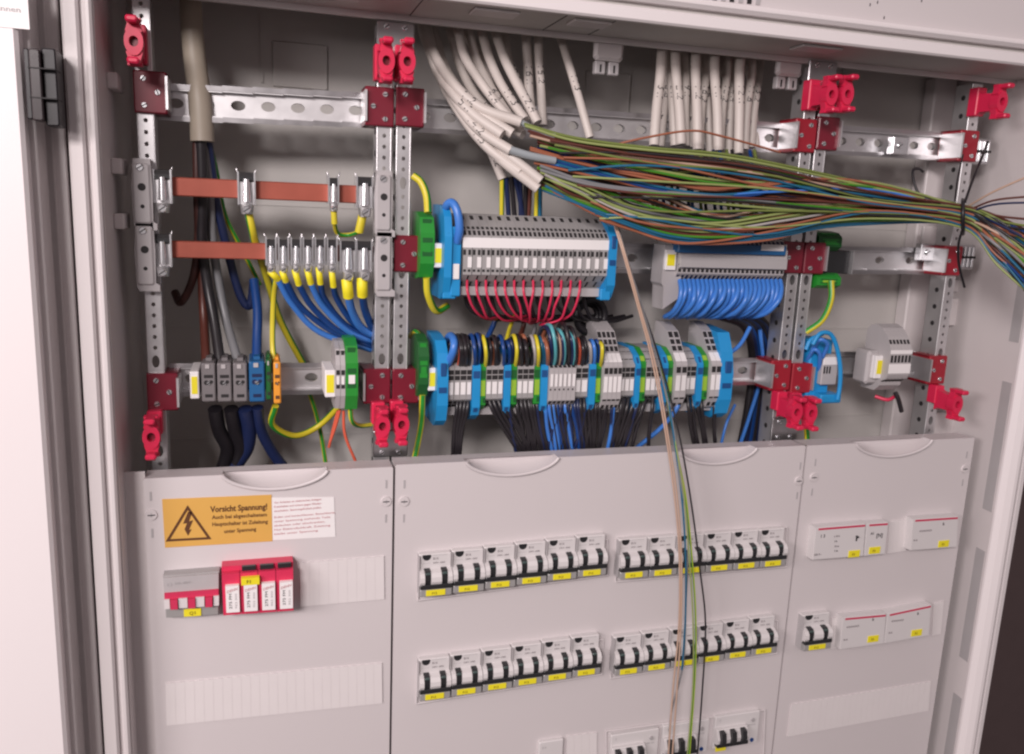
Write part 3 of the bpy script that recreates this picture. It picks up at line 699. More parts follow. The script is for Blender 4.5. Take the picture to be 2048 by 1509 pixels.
for (px, py, lab) in ((287, 452, 'pale grey insulating support left of upper copper busbar'), (293, 575, 'pale grey insulating support left of lower copper busbar'),
                      (767, 466, 'pale grey insulating support right of upper copper busbar'), (767, 586, 'pale grey insulating support right of lower copper busbar')):
    q = P(px, py, YP-14); SP.put((q[0], 0, q[2]), lab, 'busbar supports')
def clamp_proto(w, hh):
    r = thing('busbar_clamp', (0, 0, 0), None, 'busbar clamp')
    g = MB(); g.box(-w/2, -w/2+1.6, 40, 62, -hh*.55, 15, 'chrome'); g.box(w/2-1.6, w/2, 40, 62, -hh*.55, 15, 'chrome'); g.box(-w/2, w/2, 43, 45, -hh*.55, hh*.2, 'zinc_light', .5)
    g.box(-w/2+1.6, w/2-1.6, 40.5, 43, hh*.22, hh*.36, 'toggle_black')
    g.box(-w/2, w/2, 60, 62, -hh*.5, 12, 'zinc'); g.box(-w/2+1, w/2-1, 41, 50, hh*.36, hh*.36+4, 'dark_opening'); g.build('clamp_body', r)
    g = MB(); g.cyl((0, 38, -hh*.45), w*.24, hh*.72, 'chrome', 14, 'z', r2=w*.17); g.build('clamp_bolt', r)
    g = MB(); g.cyl((0, 39, -hh*.84), w*.33, hh*.3, 'zinc_light', 8, 'z', r2=w*.40); g.screw(0, 37.4-w*.36, -hh*.7, w*.24); g.build('clamp_nut', r)
    for s in (-1, 1):
        g = MB(); g.tube([(s*(w/2-.8), 42, 12), (s*(w/2-.3), 41, 15), (s*(w/2+.8), 42, 18)], .8, 'zinc', 6); g.build('hook', r)
    return r
CB = Proto(clamp_proto(17, 30)); CS = Proto(clamp_proto(11, 24))
cl = [(CB, 325, 372, 'large zinc clamp at left end of upper copper busbar'), (CB, 493, 376, 'large zinc clamp in the middle of upper copper busbar holding earth wire'), (CS, 667, 382, 'small zinc clamp on upper busbar with yellow sleeve'),
      (CB, 729, 384, 'large zinc clamp at right end of upper copper busbar'), (CB, 325, 500, 'large zinc clamp at left end of lower copper busbar')]
for i, x in enumerate((542, 567, 592, 616, 640, 664)): cl.append((CS, x, 505, f'small zinc clamp on lower copper busbar, {ORD[i]} of six small ones from left'))
cl += [(CB, 696, 512, 'larger zinc clamp on lower busbar, second from right end'), (CB, 728, 512, 'larger zinc clamp on lower busbar at right end')]
for pr, x, y, lab in cl: q = P(x, y, 42); pr.put((q[0], 0, q[2]), lab, 'zinc clamps on the copper busbars')
# yellow sleeves and wires from the lower busbar
sl = [(540, 543, 556, 559, 5), (564, 543, 572, 563, 4.6), (589, 540, 598, 570, 4.6), (614, 538, 622, 568, 4.6), (637, 536, 641, 568, 4.6), (663, 538, 667, 574, 4.6), (693, 560, 697, 594, 8), (724, 558, 725, 592, 8)]
blues = [[(556, 559), (585, 610), (640, 665), (742, 700)], [(572, 563), (600, 612), (660, 660), (742, 695)], [(598, 570), (625, 615), (680, 665), (745, 688)], [(622, 568), (645, 612), (695, 662), (745, 684)],
         [(641, 568), (650, 600), (690, 650), (745, 680)], [(667, 574), (675, 600), (705, 645), (748, 676)], [(697, 594), (705, 625), (722, 655), (752, 674)], [(725, 592), (730, 620), (742, 650), (758, 668)]]
for i, ((a, c, d, e, r_), bl2) in enumerate(zip(sl, blues)):
    g = MB(); g.tube(smooth([P(a, c, 40), P((a+d)/2, (c+e)/2, 38), P(d, e, 42)]), r_*.72, 'yellow_tag', 10); tag(g.build('marking_sleeve'), f'yellow marking sleeve under lower busbar, {ORD[i]} from left', 'sleeve', 'yellow sleeves under the lower busbar')
    n = len(bl2)
    wire('blue_wire', [(x, y, 42+j*14) for j, (x, y) in enumerate(bl2)], 3.4 if i < 6 else 4.4, 'deep_blue_wire' if i % 3 else 'blue_wire', f'blue wire running down right from the {ORD[i]} yellow sleeve', group='blue wires from the lower busbar')
for (a, c, d, e, r_, nm) in ((667, 412, 669, 448, 3.2, 'yellow sleeve hanging below small upper busbar clamp'), (725, 432, 718, 465, 4.5, 'yellow sleeve hanging below right upper busbar clamp')):
    g = MB(); g.tube([P(a, c, 42), P((a+d)/2, (c+e)/2, 42), P(d, e, 44)], r_, 'yellow_wire', 10); tag(g.build('marking_sleeve'), nm, 'sleeve')
def gy(name, pix, r, lab, phase=.9, tw=0.02): return wire(name, pix, r, 'yellow_wire', lab, 'earth wire', None, 'green', 10, tw, phase=phase)
gy('earth_wire', [(668, 446, 44), (676, 468, 60), (700, 470, 62), (718, 464, 46)], 2.4, 'short green-yellow loop joining the two upper busbar sleeves')
gy('earth_wire', [(497, 425, 44), (505, 460, 46), (512, 490, 62), (535, 560, 100), (560, 640, 130), (610, 735, 150)], 4.0, 'thick green-yellow wire descending from middle upper clamp to bottom rail', 2.2)
gy('earth_wire', [(418, 285, 90), (432, 340, 100), (450, 430, 110), (482, 495, 120), (520, 570, 130)], 2.6, 'green-yellow wire leaving the beige cable behind the busbars')
gy('earth_wire', [(553, 556, 44), (547, 600, 60), (545, 680, 62), (549, 728, 55)], 3.0, 'green-yellow wire dropping from first sleeve to orange terminal')
gy('earth_wire', [(551, 812, 55), (545, 850, 70), (590, 872, 90), (640, 850, 100), (690, 800, 80)], 3.6, 'orange-tinted earth loop under the orange terminal', 2.6)
gy('earth_wire', [(590, 730, 100), (620, 790, 110), (640, 860, 120), (652, 930, 120)], 2.6, 'dull green-yellow wire passing behind the bottom left rail')
gy('earth_wire', [(700, 815, 40), (704, 842, 42), (720, 852, 60), (755, 848, 80)], 2.6, 'green-yellow wire curling right below small green terminal')
gy('earth_wire', [(826, 352, 48), (842, 365, 44), (853, 392, 40), (856, 426, 34)], 4.0, 'green-yellow wire arching down into the green earth terminal', 2.2)
gy('earth_wire', [(853, 556, 34), (856, 590, 38), (872, 622, 50), (895, 612, 60)], 4.0, 'green-yellow wire looping from green terminal under blue end bracket', .3)
gy('earth_wire', [(845, 790, 34), (842, 850, 36), (828, 925, 40)], 3.4, 'green-yellow wire hanging left of the lower terminal row', 2.4)
gy('earth_wire', [(845, 690, 60), (832, 665, 62), (820, 672, 80)], 3.4, 'dark green-yellow wire bent over top of lower green terminal')
gy('earth_wire', [(1662, 562, 40), (1662, 600, 36), (1645, 640, 40), (1612, 665, 50)], 3.8, 'thick green-yellow arc in the right compartment', .2)
gy('earth_wire', [(1608, 838, 40), (1613, 860, 42), (1615, 890, 44)], 3.4, 'green-yellow stub rising from right cover behind red forks')

# big beige supply cable
g = MB(); g.tube(smooth([P(380, -20, 95), P(384, 60, 92), P(392, 140, 88), P(400, 200, 80), P(405, 284, 78)]), 10.3, 'sheath_beige', 20, r_end=11.6)
tag(g.build('supply_cable'), 'thick beige supply cable hanging down in top left corner', 'cable')
for i, (pix, r_, mt_, lab) in enumerate([
    ([(393, 280, 80), (394, 380, 82), (396, 480, 90), (385, 560, 95), (362, 605, 104), (350, 585, 120)], 4.2, 'dark_brown_wire', 'near-black brown core of the beige cable curling left below busbars'),
    ([(402, 280, 78), (405, 380, 82), (404, 480, 88), (415, 570, 90), (428, 640, 80), (440, 722, 60)], 5.5, 'black_wire', 'black core of the beige cable running to grey terminals'),
    ([(399, 300, 90), (400, 420, 95), (404, 560, 98), (408, 640, 92), (412, 722, 60)], 4.6, 'brown_wire', 'second brown core running straight down to first grey terminal'),
    ([(412, 282, 86), (420, 380, 94), (425, 480, 98), (440, 580, 98), (455, 650, 88), (476, 722, 60)], 4.6, 'grey_wire', 'grey core of the beige cable reaching third grey terminal'),
    ([(416, 284, 86), (432, 400, 98), (455, 500, 104), (480, 590, 108), (500, 612, 108), (508, 560, 104)], 4.6, 'navy_wire', 'dark blue core bending into a hook below lower busbar'),
    ([(508, 560, 100), (515, 620, 84), (514, 680, 70), (513, 728, 56)], 5.0, 'deep_blue_wire', 'blue core dropping into the blue terminal at bottom left')]):
    wire('supply_core', pix, r_, mt_, lab, 'wire core', 'cores of the beige supply cable', n=10)
for i, (x0, x1, mt_, nm) in enumerate([(430, 448, 'black_rubber', 'black'), (462, 470, 'black_rubber', 'black'), (490, 462, 'navy_wire', 'navy')]):
    wire('outgoing_cable', [(x0, 818, 60), (x0+8, 860, 70), ((x0+x1)/2+16, 900, 78), (x1-6, 950, 84)], 7.6, mt_, f'thick {nm} cable below grey terminals, {ORD[i]} from left', 'cable', 'thick cables under the grey terminals', n=12)
wire('outgoing_cable', [(515, 815, 60), (522, 860, 70), (545, 905, 80), (575, 945, 86)], 6, 'navy_wire', 'thick dark blue cable sweeping right under blue terminal', 'cable', n=12)
for i, pix in enumerate([[(680, 820, 45), (672, 850, 48), (660, 885, 52)], [(676, 822, 46), (666, 860, 52), (658, 895, 60)], [(687, 822, 44), (690, 870, 46), (712, 925, 50)]]):
    wire('signal_wire', pix, 1.6, 'orange_red_wire', f'thin orange-red wire under small grey terminal, {ORD[i]} from left', group='orange-red wires at bottom left')

# ================================================================== TERMINALS
def prof_y(pr, z):
    for (y0, z0), (y1, z1) in zip(pr, pr[1:]):
        if min(z0, z1) <= z <= max(z0, z1): return y0+(y1-y0)*(z-z0)/(z1-z0) if z1 != z0 else y0
    return pr[0][0]
def pch(g, pr, x0, x1, z0, z1, mt, off=.4):
    ya, yb = prof_y(pr, z0), prof_y(pr, z1)
    g.add([(x0, ya-off, z0), (x1, ya-off, z0), (x1, yb-off, z1), (x0, yb-off, z1), (x0, ya+.5, z0), (x1, ya+.5, z0), (x1, yb+.5, z1), (x0, yb+.5, z1)],
          [(0, 1, 2, 3), (0, 4, 5, 1), (3, 2, 6, 7), (0, 3, 7, 4), (1, 5, 6, 2)], mt)
def term_proto(w, pr, mt, opens, marks, name='terminal_block', cat='terminal block', back=80):
    r = thing(name, (0, 0, 0), None, cat); g = MB()
    g.prism_x([(y, z) for y, z in pr]+[(back, pr[-1][1]), (back, pr[0][1])], .12, w-.12, mt)
    for (u0, u1, z0, z1, mo) in opens: pch(g, pr, w*u0, w*u1, z0, z1, mo)
    g.build('housing', r)
    for (u0, u1, z0, z1, mo) in marks:
        g = MB(); pch(g, pr, w*u0, w*u1, z0, z1, mo, .8); g.build('marker', r)
    return r
# upper strip
prU = [(50, 43), (38, 36), (24, 27), (18, 21), (18, -19), (26, -26), (36, -33), (44, -45)]
q0, q1 = P(925, 512, 18), P(1216, 512, 18); nU = 16; wU = (q1[0]-q0[0])/nU
opU = [(.25, .62, 37.5, 41.5, 'dark_opening')]+[(u, u+.28, 22, 26.5, 'dark_opening') for u in (.1, .6)]+[(u, u+.28, 28, 30.5, 'dark_opening') for u in (.1, .6)]+[(u, u+.26, 1.5, 7, 'dark_opening') for u in (.08, .6)]+\
      [(u, u+.26, -16, -13.5, 'dark_opening') for u in (.12, .6)]+[(.12, .30, -33, -27, 'dark_opening'), (.62, .80, -40, -27 if 0 else -34, 'dark_opening'), (.62, .78, -25.5, -20, 'dark_opening')]+[(0, .03, -19, 20, 'dark_opening'), (.5, .52, -44, 40, 'slate_plastic') if 0 else (.5, .52, -12, 0, 'slate_plastic')]
TU = Proto(term_proto(wU, prU, 'grey_plastic', opU, [(.0, 1, 9, 19.5, 'label_white'), (.55, .98, -11.5, -.5, 'label_white')]))
zU = q0[2]; dzU = (P(1216, 517, 18)[2]-P(925, 511, 18)[2])
for i in range(nU):
    TU.put((q0[0]+i*wU, 0, 219+1.5*i/nU), f'grey double terminal block on upper strip, {ORD[i]} from left blue bracket', 'grey terminal blocks of the upper middle strip')
def end_bracket(x, w, z, pr, lab, tall=0, loop=False, mt='term_blue'):
    r = thing('end_bracket', (x, 40, z), lab, 'end bracket'); g = MB()
    g.prism_x([(y, zz+z) for y, zz in pr]+[(80, pr[-1][1]+z), (80, pr[0][1]+z)], x, x+w, mt); g.build('bracket_body', r)
    g = MB(); g.box(x+w*.15, x+w*.85, 15, 18, z-8, z-2, 'term_blue_dark'); g.box(x+w*.3, x+w*.8, 15, 17.5, z+10, z+24, 'term_blue_dark', .5); g.build('locking_tab', r)
    return r
prE = [(50, 52), (30, 50), (20, 40), (14, 20), (14, -22), (20, -38), (30, -46), (50, -46)]
x = P(888, 500, 16)[0]; x2 = P(924, 500, 16)[0]
e = end_bracket(x, (x2-x)*.42, 219, prE, 'tall blue end bracket left of the upper terminal strip'); 
g = MB(); g.box(x+(x2-x)*.45, x2, 18, 60, 219-42, 219+30, 'term_blue', 1); g.build('side_plate', e)
g = MB(); g.box(x+(x2-x)*.55, x2-2, 16, 18.2, 219-24, 219-8, 'label_white', .5); g.build('marker', e)
wire('blue_loop', [(893, 440, 60), (892, 415, 30), (904, 406, 20), (915, 425, 14), (919, 460, 14), (914, 485, 20)], 4.4, 'blue_wire', 'thick blue wire loop over tall blue end bracket', n=12)
x = P(1217, 520, 16)[0]
end_bracket(x, P(1233, 520, 16)[0]-x, 221, [(44, 40), (24, 34), (16, 20), (16, -30), (24, -44), (50, -44)], 'blue end bracket closing the right of upper terminal strip')
def base_strip(p0, p1, y, h, lab, mt='light_grey', Yd=8):
    a, c = P(*p0, y), P(*p1, y); g = MB(); g.prism_y([(a[0], a[2]), (c[0], c[2]), (c[0], c[2]-h), (a[0], a[2]-h)], y, y+Yd, mt); tag(g.build('marking_strip'), lab, 'marking strip')
base_strip((893, 573), (1225, 578), 26, 9, 'clear pale strip along foot of the upper terminal strip')
# loose blue clip pieces under it
q = P(885, 592, 22); g = MB(); g.box(q[0], q[0]+14, 20, 34, q[2]-3, q[2]+10, 'term_blue', 1); tag(g.build('strip_foot'), 'small blue foot below the left end of upper terminal strip', 'foot')
q = P(1200, 590, 22); g = MB(); g.box(q[0], q[0]+12, 20, 34, q[2]-6, q[2]+7, 'term_blue', 1); tag(g.build('strip_foot'), 'small blue foot below the right end of upper terminal strip', 'foot')
# red wires
ends = [(985, 640), (990, 636), (1030, 641), (1045, 634), (1060, 645), (1050, 640), (1065, 640), (1060, 648), (1075, 644), (1085, 648), (1090, 640), (1080, 650), (1095, 652)]
for i in range(13):
    x = 934+i*18.9; ex, ey = ends[i]
    mx = x+(8 if i < 7 else -6+3*(i > 10)); bul = 4 if i < 6 else -8 if i > 9 else 0
    wire('red_wire', [(x, 560, 26), (x+bul*.3, 585, 20), (mx+bul, 615, 24), ((mx+ex)/2+(10 if i > 10 else 0), 634+i % 3*3, 34), (ex, ey, 52), (ex+15, ey-5, 75)], 1.4, 'red_wire', f'thin red wire looping below upper terminal strip, {ORD[i]} from left', group='red wires of the upper strip', n=7)
for i in range(14):
    x = 930+i*18+random.uniform(-4, 4)
    wire('black_wire', [(x, 585, 60), (x+6, 612, 58), (x+22+random.uniform(-6, 6), 634+random.uniform(-6, 6), 64), (x+60, 640+random.uniform(-8, 4), 85), (x+100, 632, 100)], 2.2, 'black_wire', f'black wire behind the red loops, {ORD[i]} from left', group='black wires behind the red loops', n=6)
# coiled black cable
g = MB(); q = P(1180, 632, 80)
for k, (rx, rz) in enumerate(((18, 20), (15.5, 17), (13, 14))): g.tube([(q[0]+rx*math.cos(a), 78+k*5, q[2]+rz*math.sin(a)) for a in [i*2*math.pi/26 for i in range(27)]], 4.4, 'black_rubber', 8)
tag(g.build('cable_coil'), 'black cable coiled in a ring right of the red loops', 'cable')

# right strip with blue wires
prR = [(52, 34), (34, 26), (26, 18), (22, 14), (22, -2), (26, -5), (26, -14), (34, -22), (44, -28)]
q0, q1 = P(1357, 530, 24), P(1571, 530, 24); nR = 24; wR = (q1[0]-q0[0])/nR
opR = [(.2, .8, 19, 25, 'navy_wire'), (.2, .8, -12.5, -8.6, 'dark_opening'), (.25, .75, -21.5, -16, 'navy_wire'), (.05, .95, 27, 33, 'navy_wire')]
TR = Proto(term_proto(wR, prR, 'light_grey', opR, []))
zR = P(1460, 525, 22)[2]
_a, _b = P(1358, 486, 17), P(1572, 512, 17); g = MB(); g.box(_a[0], _b[0], 17, 34, _b[2], _a[2], 'dark_term_blue', 1); _o = tag(g.build('blue_cross_connector'), 'dark blue bar along top of the blue-wired terminals', 'connector')
_a, _b = P(1524, 489, 16), P(1568, 503, 16); g = MB(); g.box(_a[0], _b[0], 16.2, 17, _b[2], _a[2], 'label_white', .2); g.build('marker', _o)
for i in range(nR): TR.put((q0[0]+i*wR, 0, zR), f'slim grey terminal block above blue wires, {ORD[i]} from left', 'slim grey terminal blocks with blue wires')
g = MB(); g.box(q0[0], q1[0], 20.4, 22.2, zR-7, zR+5.5, 'slate_plastic', .4); tag(g.build('marking_strip'), 'flat grey marking strip across the slim blue-wired terminals', 'marking strip')
e = thing('end_stop', (q0[0]-20, 40, zR), 'grey end stop with yellow label left of the blue-wired strip', 'end stop')
pa, pb = P(1330, 490, 30), P(1357, 640, 30)
g = MB(); g.prism_y([(pa[0], pa[2]), (pb[0]-1, pa[2]), (pb[0]-1, zR-42), (pa[0]+3, zR-56), (pa[0]+2, zR-30), (pa[0]-1, zR-26)], 30, 58, 'light_grey'); g.build('stop_body', e)
g = MB(); a, c = P(1333, 500, 26), P(1351, 541, 26); g.box(a[0], c[0], 26, 30, c[2], a[2], 'label_white', .5); g.box(a[0]+2, c[0]-2, 25.6, 26, c[2]+5, a[2]-5, 'yellow_tag'); g.build('label_plate', e)
for i in range(nR):
    x = 1360+i*8.7; k = i/(nR-1); _j = random.uniform(-5, 5); _d = random.uniform(-5, 5)
    wire('blue_wire', [(x, 561, 26), (x+2.5, 580, 18), (x-1-4*k+_j*.6, 603, 16+_d), (x-14-16*k+_j, 624+3*math.sin(i*1.7), 26+_d), (x-30-28*k, 634+1.5*math.sin(i*2.3), 48), (x-20-10*k, 628, 75)], 2.95, 'blue_wire', f'blue wire loop below slim terminals, {ORD[i]} from left', group='blue wire loops of the right strip', n=8)
for i, (pix, r_, mt_) in enumerate([([(1440+i*8, 632, 60+i*3), (1490+i*5, 655, 80+i*2), (1505+i*6, 720, 100), (1495+i*6, 820, 105), (1478+i*8, 905, 110)], 5.2, ('black_wire', 'navy_wire', 'deep_blue_wire')[i % 3]) for i in range(10)]):
    wire('loom_wire', pix, r_, mt_, f'dark wire of loom passing left of second upright pair, {ORD[i]} from left', group='dark loom beside the second uprights')
for i, (pix, lab) in enumerate([([(1500, 655, 40), (1480, 690, 34), (1452, 712, 30)], 'bright blue wire reaching into right blue end bracket'), ([(1520, 660, 80), (1525, 740, 84), (1500, 830, 90), (1475, 905, 95)], 'blue wire running down beside second upright pair')]):
    wire('blue_wire', pix, 2.6, 'blue_wire', lab)

# lower mixed row
prN = [(46, 34), (34, 28), (30, 22), (24, 18), (24, -18), (32, -24), (44, -34)]
prT = [(70, 62), (48, 54), (30, 32), (20, 22), (18, 18), (18, -20), (26, -34), (40, -42)]
prS = [(52, 40), (40, 34), (24, 20), (18, 16), (18, -20), (24, -26), (40, -30)]
def std(mt, mk): return ([(.08, .92, 23, 31, 'dark_opening'), (.08, .92, 4, 8.8, 'dark_opening'), (.08, .92, 10, 15, 'dark_opening'), (.1, .9, -23.5, -17.5, 'dark_opening'), (.1, .9, -33, -25, 'dark_opening')], [(.14, .86, -12, 1.5, mk)])
KIND = {}
def kind(k, w, pr, mt, ops, mks): KIND[k] = (w, Proto(term_proto(w, pr, mt, ops, mks)))
def mk(k, w):
    key = (k, round(w, 1))
    if key in KIND: return KIND[key]
    if k == 'g': o, m_ = std('grey_plastic', 'label_white'); pt = term_proto(w, prN, 'grey_plastic', o, m_)
    elif k == 'b': pt = term_proto(w, [(46, 36), (30, 28), (22, 18), (21, -26), (26, -36), (40, -44)], 'term_blue', [(.1, .9, 6, 14, 'term_blue_dark'), (.3, .7, 20, 26, 'term_blue_dark'), (.25, .75, -32, -27, 'term_blue_dark')], [])
    elif k == 'y': pt = term_proto(w, [(46, 35), (32, 28), (25, 20), (23, -24), (40, -36)], 'green', [(.15, .85, 22, 27, 'lime'), (.1, .9, 5, 14, 'green_dark'), (.1, .9, -14, 3, 'lime'), (.5, .95, -22, -16, 'green_dark')], [])
    elif k == 't': pt = term_proto(w, prT, 'light_grey', [(.1, .8, 47, 53, 'dark_opening'), (.1, .8, 40, 45, 'dark_opening'), (.1, .8, 33, 38, 'dark_opening'), (.1, .85, 9, 16, 'dark_opening'), (.1, .8, -22.5, -20.5, 'dark_opening'), (.2, .8, -33, -28, 'dark_opening')], [(.05, .95, 22.3, 31, 'label_white'), (.15, .85, -12, 6, 'label_white')])
    elif k == 's': pt = term_proto(w, prS, 'light_grey', [(.2, .8, 24, 32, 'black_wire'), (.15, .85, 17, 19.6, 'dark_opening'), (.2, .5, -8.5, -6.5, 'dark_opening'), (.2, .8, -25, -21, 'dark_opening')], [(.3, .8, -4, 10, 'label_white')])
    KIND[key] = (w, Proto(pt)); return KIND[key]
X5 = lambda x: 840+x/5.39
X6 = lambda x: 1180+x/5.803
seq = [('g', X5(300), X5(368)), ('g', X5(370), X5(432)), ('g', X5(432), X5(503)), ('g', X5(503), X5(558)), ('b', X5(560), X5(648)), ('y', X5(650), X5(712)), ('g', X5(713), X5(772)), ('g', X5(772), X5(840)), ('g', X5(840), X5(898)),
       ('b', X5(900), X5(974)), ('y', X5(975), X5(1047)), ('g', X5(1048), X5(1106)), ('g', X5(1106), X5(1166)), ('g', X5(1166), X5(1228)), ('y', X5(1230), X5(1296)), ('b', X5(1297), X5(1372)),
       ('s', X5(1375), X5(1424)), ('s', X5(1424), X5(1470)), ('s', X5(1470), X5(1518)), ('s', X5(1518), X5(1565)), ('s', X5(1565), X5(1612)), ('s', X5(1612), X5(1660)), ('g', X5(1664), X5(1738)), ('g', X5(1738), X5(1812)),
       ('b', X5(1814), X5(1886)), ('y', X5(1888), X6(128)), ('t', X6(132), X6(188)), ('t', X6(188), X6(240)), ('t', X6(240), X6(292)), ('t', X6(292), X6(344)), ('g', X6(346), X6(404)), ('g', X6(404), X6(460)), ('g', X6(460), X6(514)),
       ('b', X6(516), X6(572)), ('y', X6(573), X6(644)), ('g', X6(646), X6(704)), ('g', X6(704), X6(762)), ('g', X6(762), X6(822)), ('b', X6(824), X6(890)), ('y', X6(892), X6(958)), ('t', X6(960), X6(1026)), ('t', X6(1026), X6(1092)),
       ('g', X6(1096), X6(1160)), ('g', X6(1160), X6(1226)), ('b', X6(1228), X6(1294)), ('y', X6(1296), X6(1366)), ('t', X6(1368), X6(1424)), ('t', X6(1424), X6(1486))]
cnt = {}; KN = {'g': 'grey', 'b': 'blue', 'y': 'green-yellow', 't': 'tall stepped grey', 's': 'sensor-type grey'}; TX = []
zL = P(1160, 765, 24)[2]
for k, a, c in seq:
    xa, xc = P(a, 760, 24)[0], P(c, 760, 24)[0]; w_, pt = mk(k, xc-xa)
    i = cnt.get(k, 0); cnt[k] = i+1
    pt.put((xa, 0, 82), f'{KN[k]} terminal block on lower mixed row, {ORD[i]} {KN[k]} one from left', f'{KN[k]} terminal blocks of the lower row', ((xc-xa)/w_, 1, 1))
    TX.append((k, (a+c)/2, xa, xc))
x = P(874, 760, 18)[0]; x2 = P(896, 760, 18)[0]
e = end_bracket(x, (x2-x), 82, [(60, 50), (34, 46), (22, 34), (16, 10), (16, -22), (22, -40), (34, -48), (60, -48)], 'tall blue end bracket at left of the lower mixed row')
wire('blue_loop', [(893, 735, 30), (906, 705, 16), (908, 682, 20), (900, 672, 44), (890, 690, 70)], 4.2, 'blue_wire', 'thick blue loop over left bracket of the lower row', n=12)
x = P(1440, 760, 18)[0]; x2 = P(1464, 760, 18)[0]
end_bracket(x, (x2-x), 80, [(80, 60), (34, 56), (22, 34), (16, 10), (16, -22), (22, -40), (34, -48), (60, -48)], 'tall blue end bracket at right of the lower mixed row')
base_strip((878, 815), (1450, 806), 34, 9, 'pale clear strip along the foot of the lower mixed row')
# lower left compartment terminals
def big_term(px0, px1, py0, py1, mt, lab, dark='dark_opening', Y=30):
    a, c = P(px0, py0, Y), P(px1, py1, Y); w_ = c[0]-a[0]; r = thing('terminal_block', (a[0], 60, c[2]), lab, 'terminal block'); g = MB()
    g.box(a[0]+.3, c[0]-.3, Y, 80, c[2], a[2], mt, 1.2); g.box(a[0]+w_*.3, c[0]-w_*.3, Y+14, 70, a[2], a[2]+3, mt)
    H = a[2]-c[2]; g.cyl((a[0]+w_*.35, Y-.4, c[2]+H*.5), w_*.17, .5, dark, 14); g.cyl((a[0]+w_*.68, Y-.4, c[2]+H*.52), w_*.12, .5, dark, 12); g.box(a[0]+w_*.25, c[0]-w_*.25, Y-.4, Y, c[2]+H*.12, c[2]+H*.2, dark)
    g.box(a[0]+w_*.2, c[0]-w_*.2, Y-.4, Y, c[2]+H*.62, c[2]+H*.7, dark); g.build('housing', r)
    g = MB(); g.screw(a[0]+w_*.5, Y-1.6, c[2]+H*.48, w_*.14); g.build('screw', r)
    g = MB(); g.box(a[0]+w_*.3, a[0]+w_*.6, Y-1, Y, c[2]+H*.86, c[2]+H*.97, 'light_grey', .3); g.build('marker', r)
    return r
big_term(401, 433, 727, 804, 'shaded_grey_plastic', 'large grey feed terminal at lower left, first from yellow label')
big_term(433, 465, 727, 804, 'shaded_grey_plastic', 'large grey feed terminal at lower left, second from yellow label')
big_term(465, 496, 727, 804, 'shaded_grey_plastic', 'large grey feed terminal at lower left beside the blue one')
big_term(497, 531, 724, 804, 'dark_term_blue', 'large blue feed terminal at lower left', 'navy_wire')
big_term(531, 544, 720, 800, 'green_dark', 'narrow dark green terminal beside blue feed terminal')
big_term(546, 563, 725, 808, 'orange_plastic', 'narrow orange terminal at the end of feed terminals', 'sticker_ink')
def tagstop(px0, px1, py0, py1, lab, Y=28):
    a, c = P(px0, py0, Y), P(px1, py1, Y); r = thing('end_stop', (a[0], 60, c[2]), lab, 'end stop')
    g = MB(); g.box(a[0], c[0], Y, 80, c[2], a[2], 'label_white', .8); g.build('stop_body', r)
    g = MB(); g.box(a[0]+1.5, c[0]-1.5, Y-.5, Y, c[2]+5, a[2]-5, 'yellow_tag'); g.build('yellow_tag', r)
tagstop(379, 399, 744, 798, 'end stop with yellow label at far left of bottom rail')
tagstop(650, 671, 741, 795, 'end stop with yellow label beside small grey and green terminals')
tagstop(868, 887, 487, 536, 'end stop with yellow label between green terminal and upper blue bracket')
tagstop(857, 874, 737, 782, 'end stop with yellow label left of lower blue bracket')
def small_term(px0, px1, py0, py1, mt, lab, dk, mkr, Y=26):
    a, c = P(px0, py0, Y), P(px1, py1, Y); w_ = c[0]-a[0]; H = a[2]-c[2]; r = thing('terminal_block', (a[0], 60, c[2]), lab, 'terminal block')
    g = MB(); g.prism_x([(Y+26, a[2]), (Y+8, a[2]-H*.08), (Y, a[2]-H*.3), (Y, c[2]+H*.25), (Y+8, c[2]+H*.04), (Y+26, c[2]), (80, c[2]), (80, a[2])], a[0]+.2, c[0]-.2, mt)
    for t in (.36, .56): g.box(a[0]+w_*.15, c[0]-w_*.15, Y-.4, Y, c[2]+H*t, c[2]+H*(t+.07), dk)
    g.box(a[0]+w_*.2, c[0]-w_*.2, Y+5, Y+7, a[2]-H*.17, a[2]-H*.1, dk); g.build('housing', r)
    g = MB(); g.box(a[0]+w_*.25, c[0]-w_*.25, Y-.7, Y, c[2]+H*.42, c[2]+H*.54, mkr); g.build('marker', r); return r
small_term(671, 681, 690, 826, 'light_grey', 'slim grey terminal right of yellow label, left of two', 'dark_opening', 'label_white')
small_term(681, 691, 690, 826, 'light_grey', 'slim grey terminal right of yellow label, touching green one', 'dark_opening', 'label_white')
small_term(691, 716, 683, 828, 'green', 'green earth terminal with white marker at left of first upright pair', 'green_dark', 'label_white')
small_term(842, 868, 424, 562, 'green', 'bright green earth terminal left of the upper terminal strip', 'green_dark', 'green')
small_term(838, 857, 676, 800, 'green_dark', 'dark green earth terminal left of the lower mixed row', 'green', 'green')
q = P(836, 510, 34); 
# right compartment
e = small_term(1640, 1682, 462, 505, 'green_dark', 'dark green terminal top under wire bundle at right', 'green', 'green', Y=46)
small_term(1636, 1680, 545, 580, 'green', 'green terminal foot above yellow-green arc at right', 'green_dark', 'lime', Y=44)
g = MB(); a, c = P(1640, 500, 60), P(1692, 548, 60); g.box(a[0], c[0], 56, 80, c[2], a[2], 'toggle_black', 1); g.box(c[0], c[0]+1.5, 50, 80, c[2], a[2], 'zinc_light'); tag(g.build('terminal_mount'), 'black block between the two green terminals at right', 'mount')
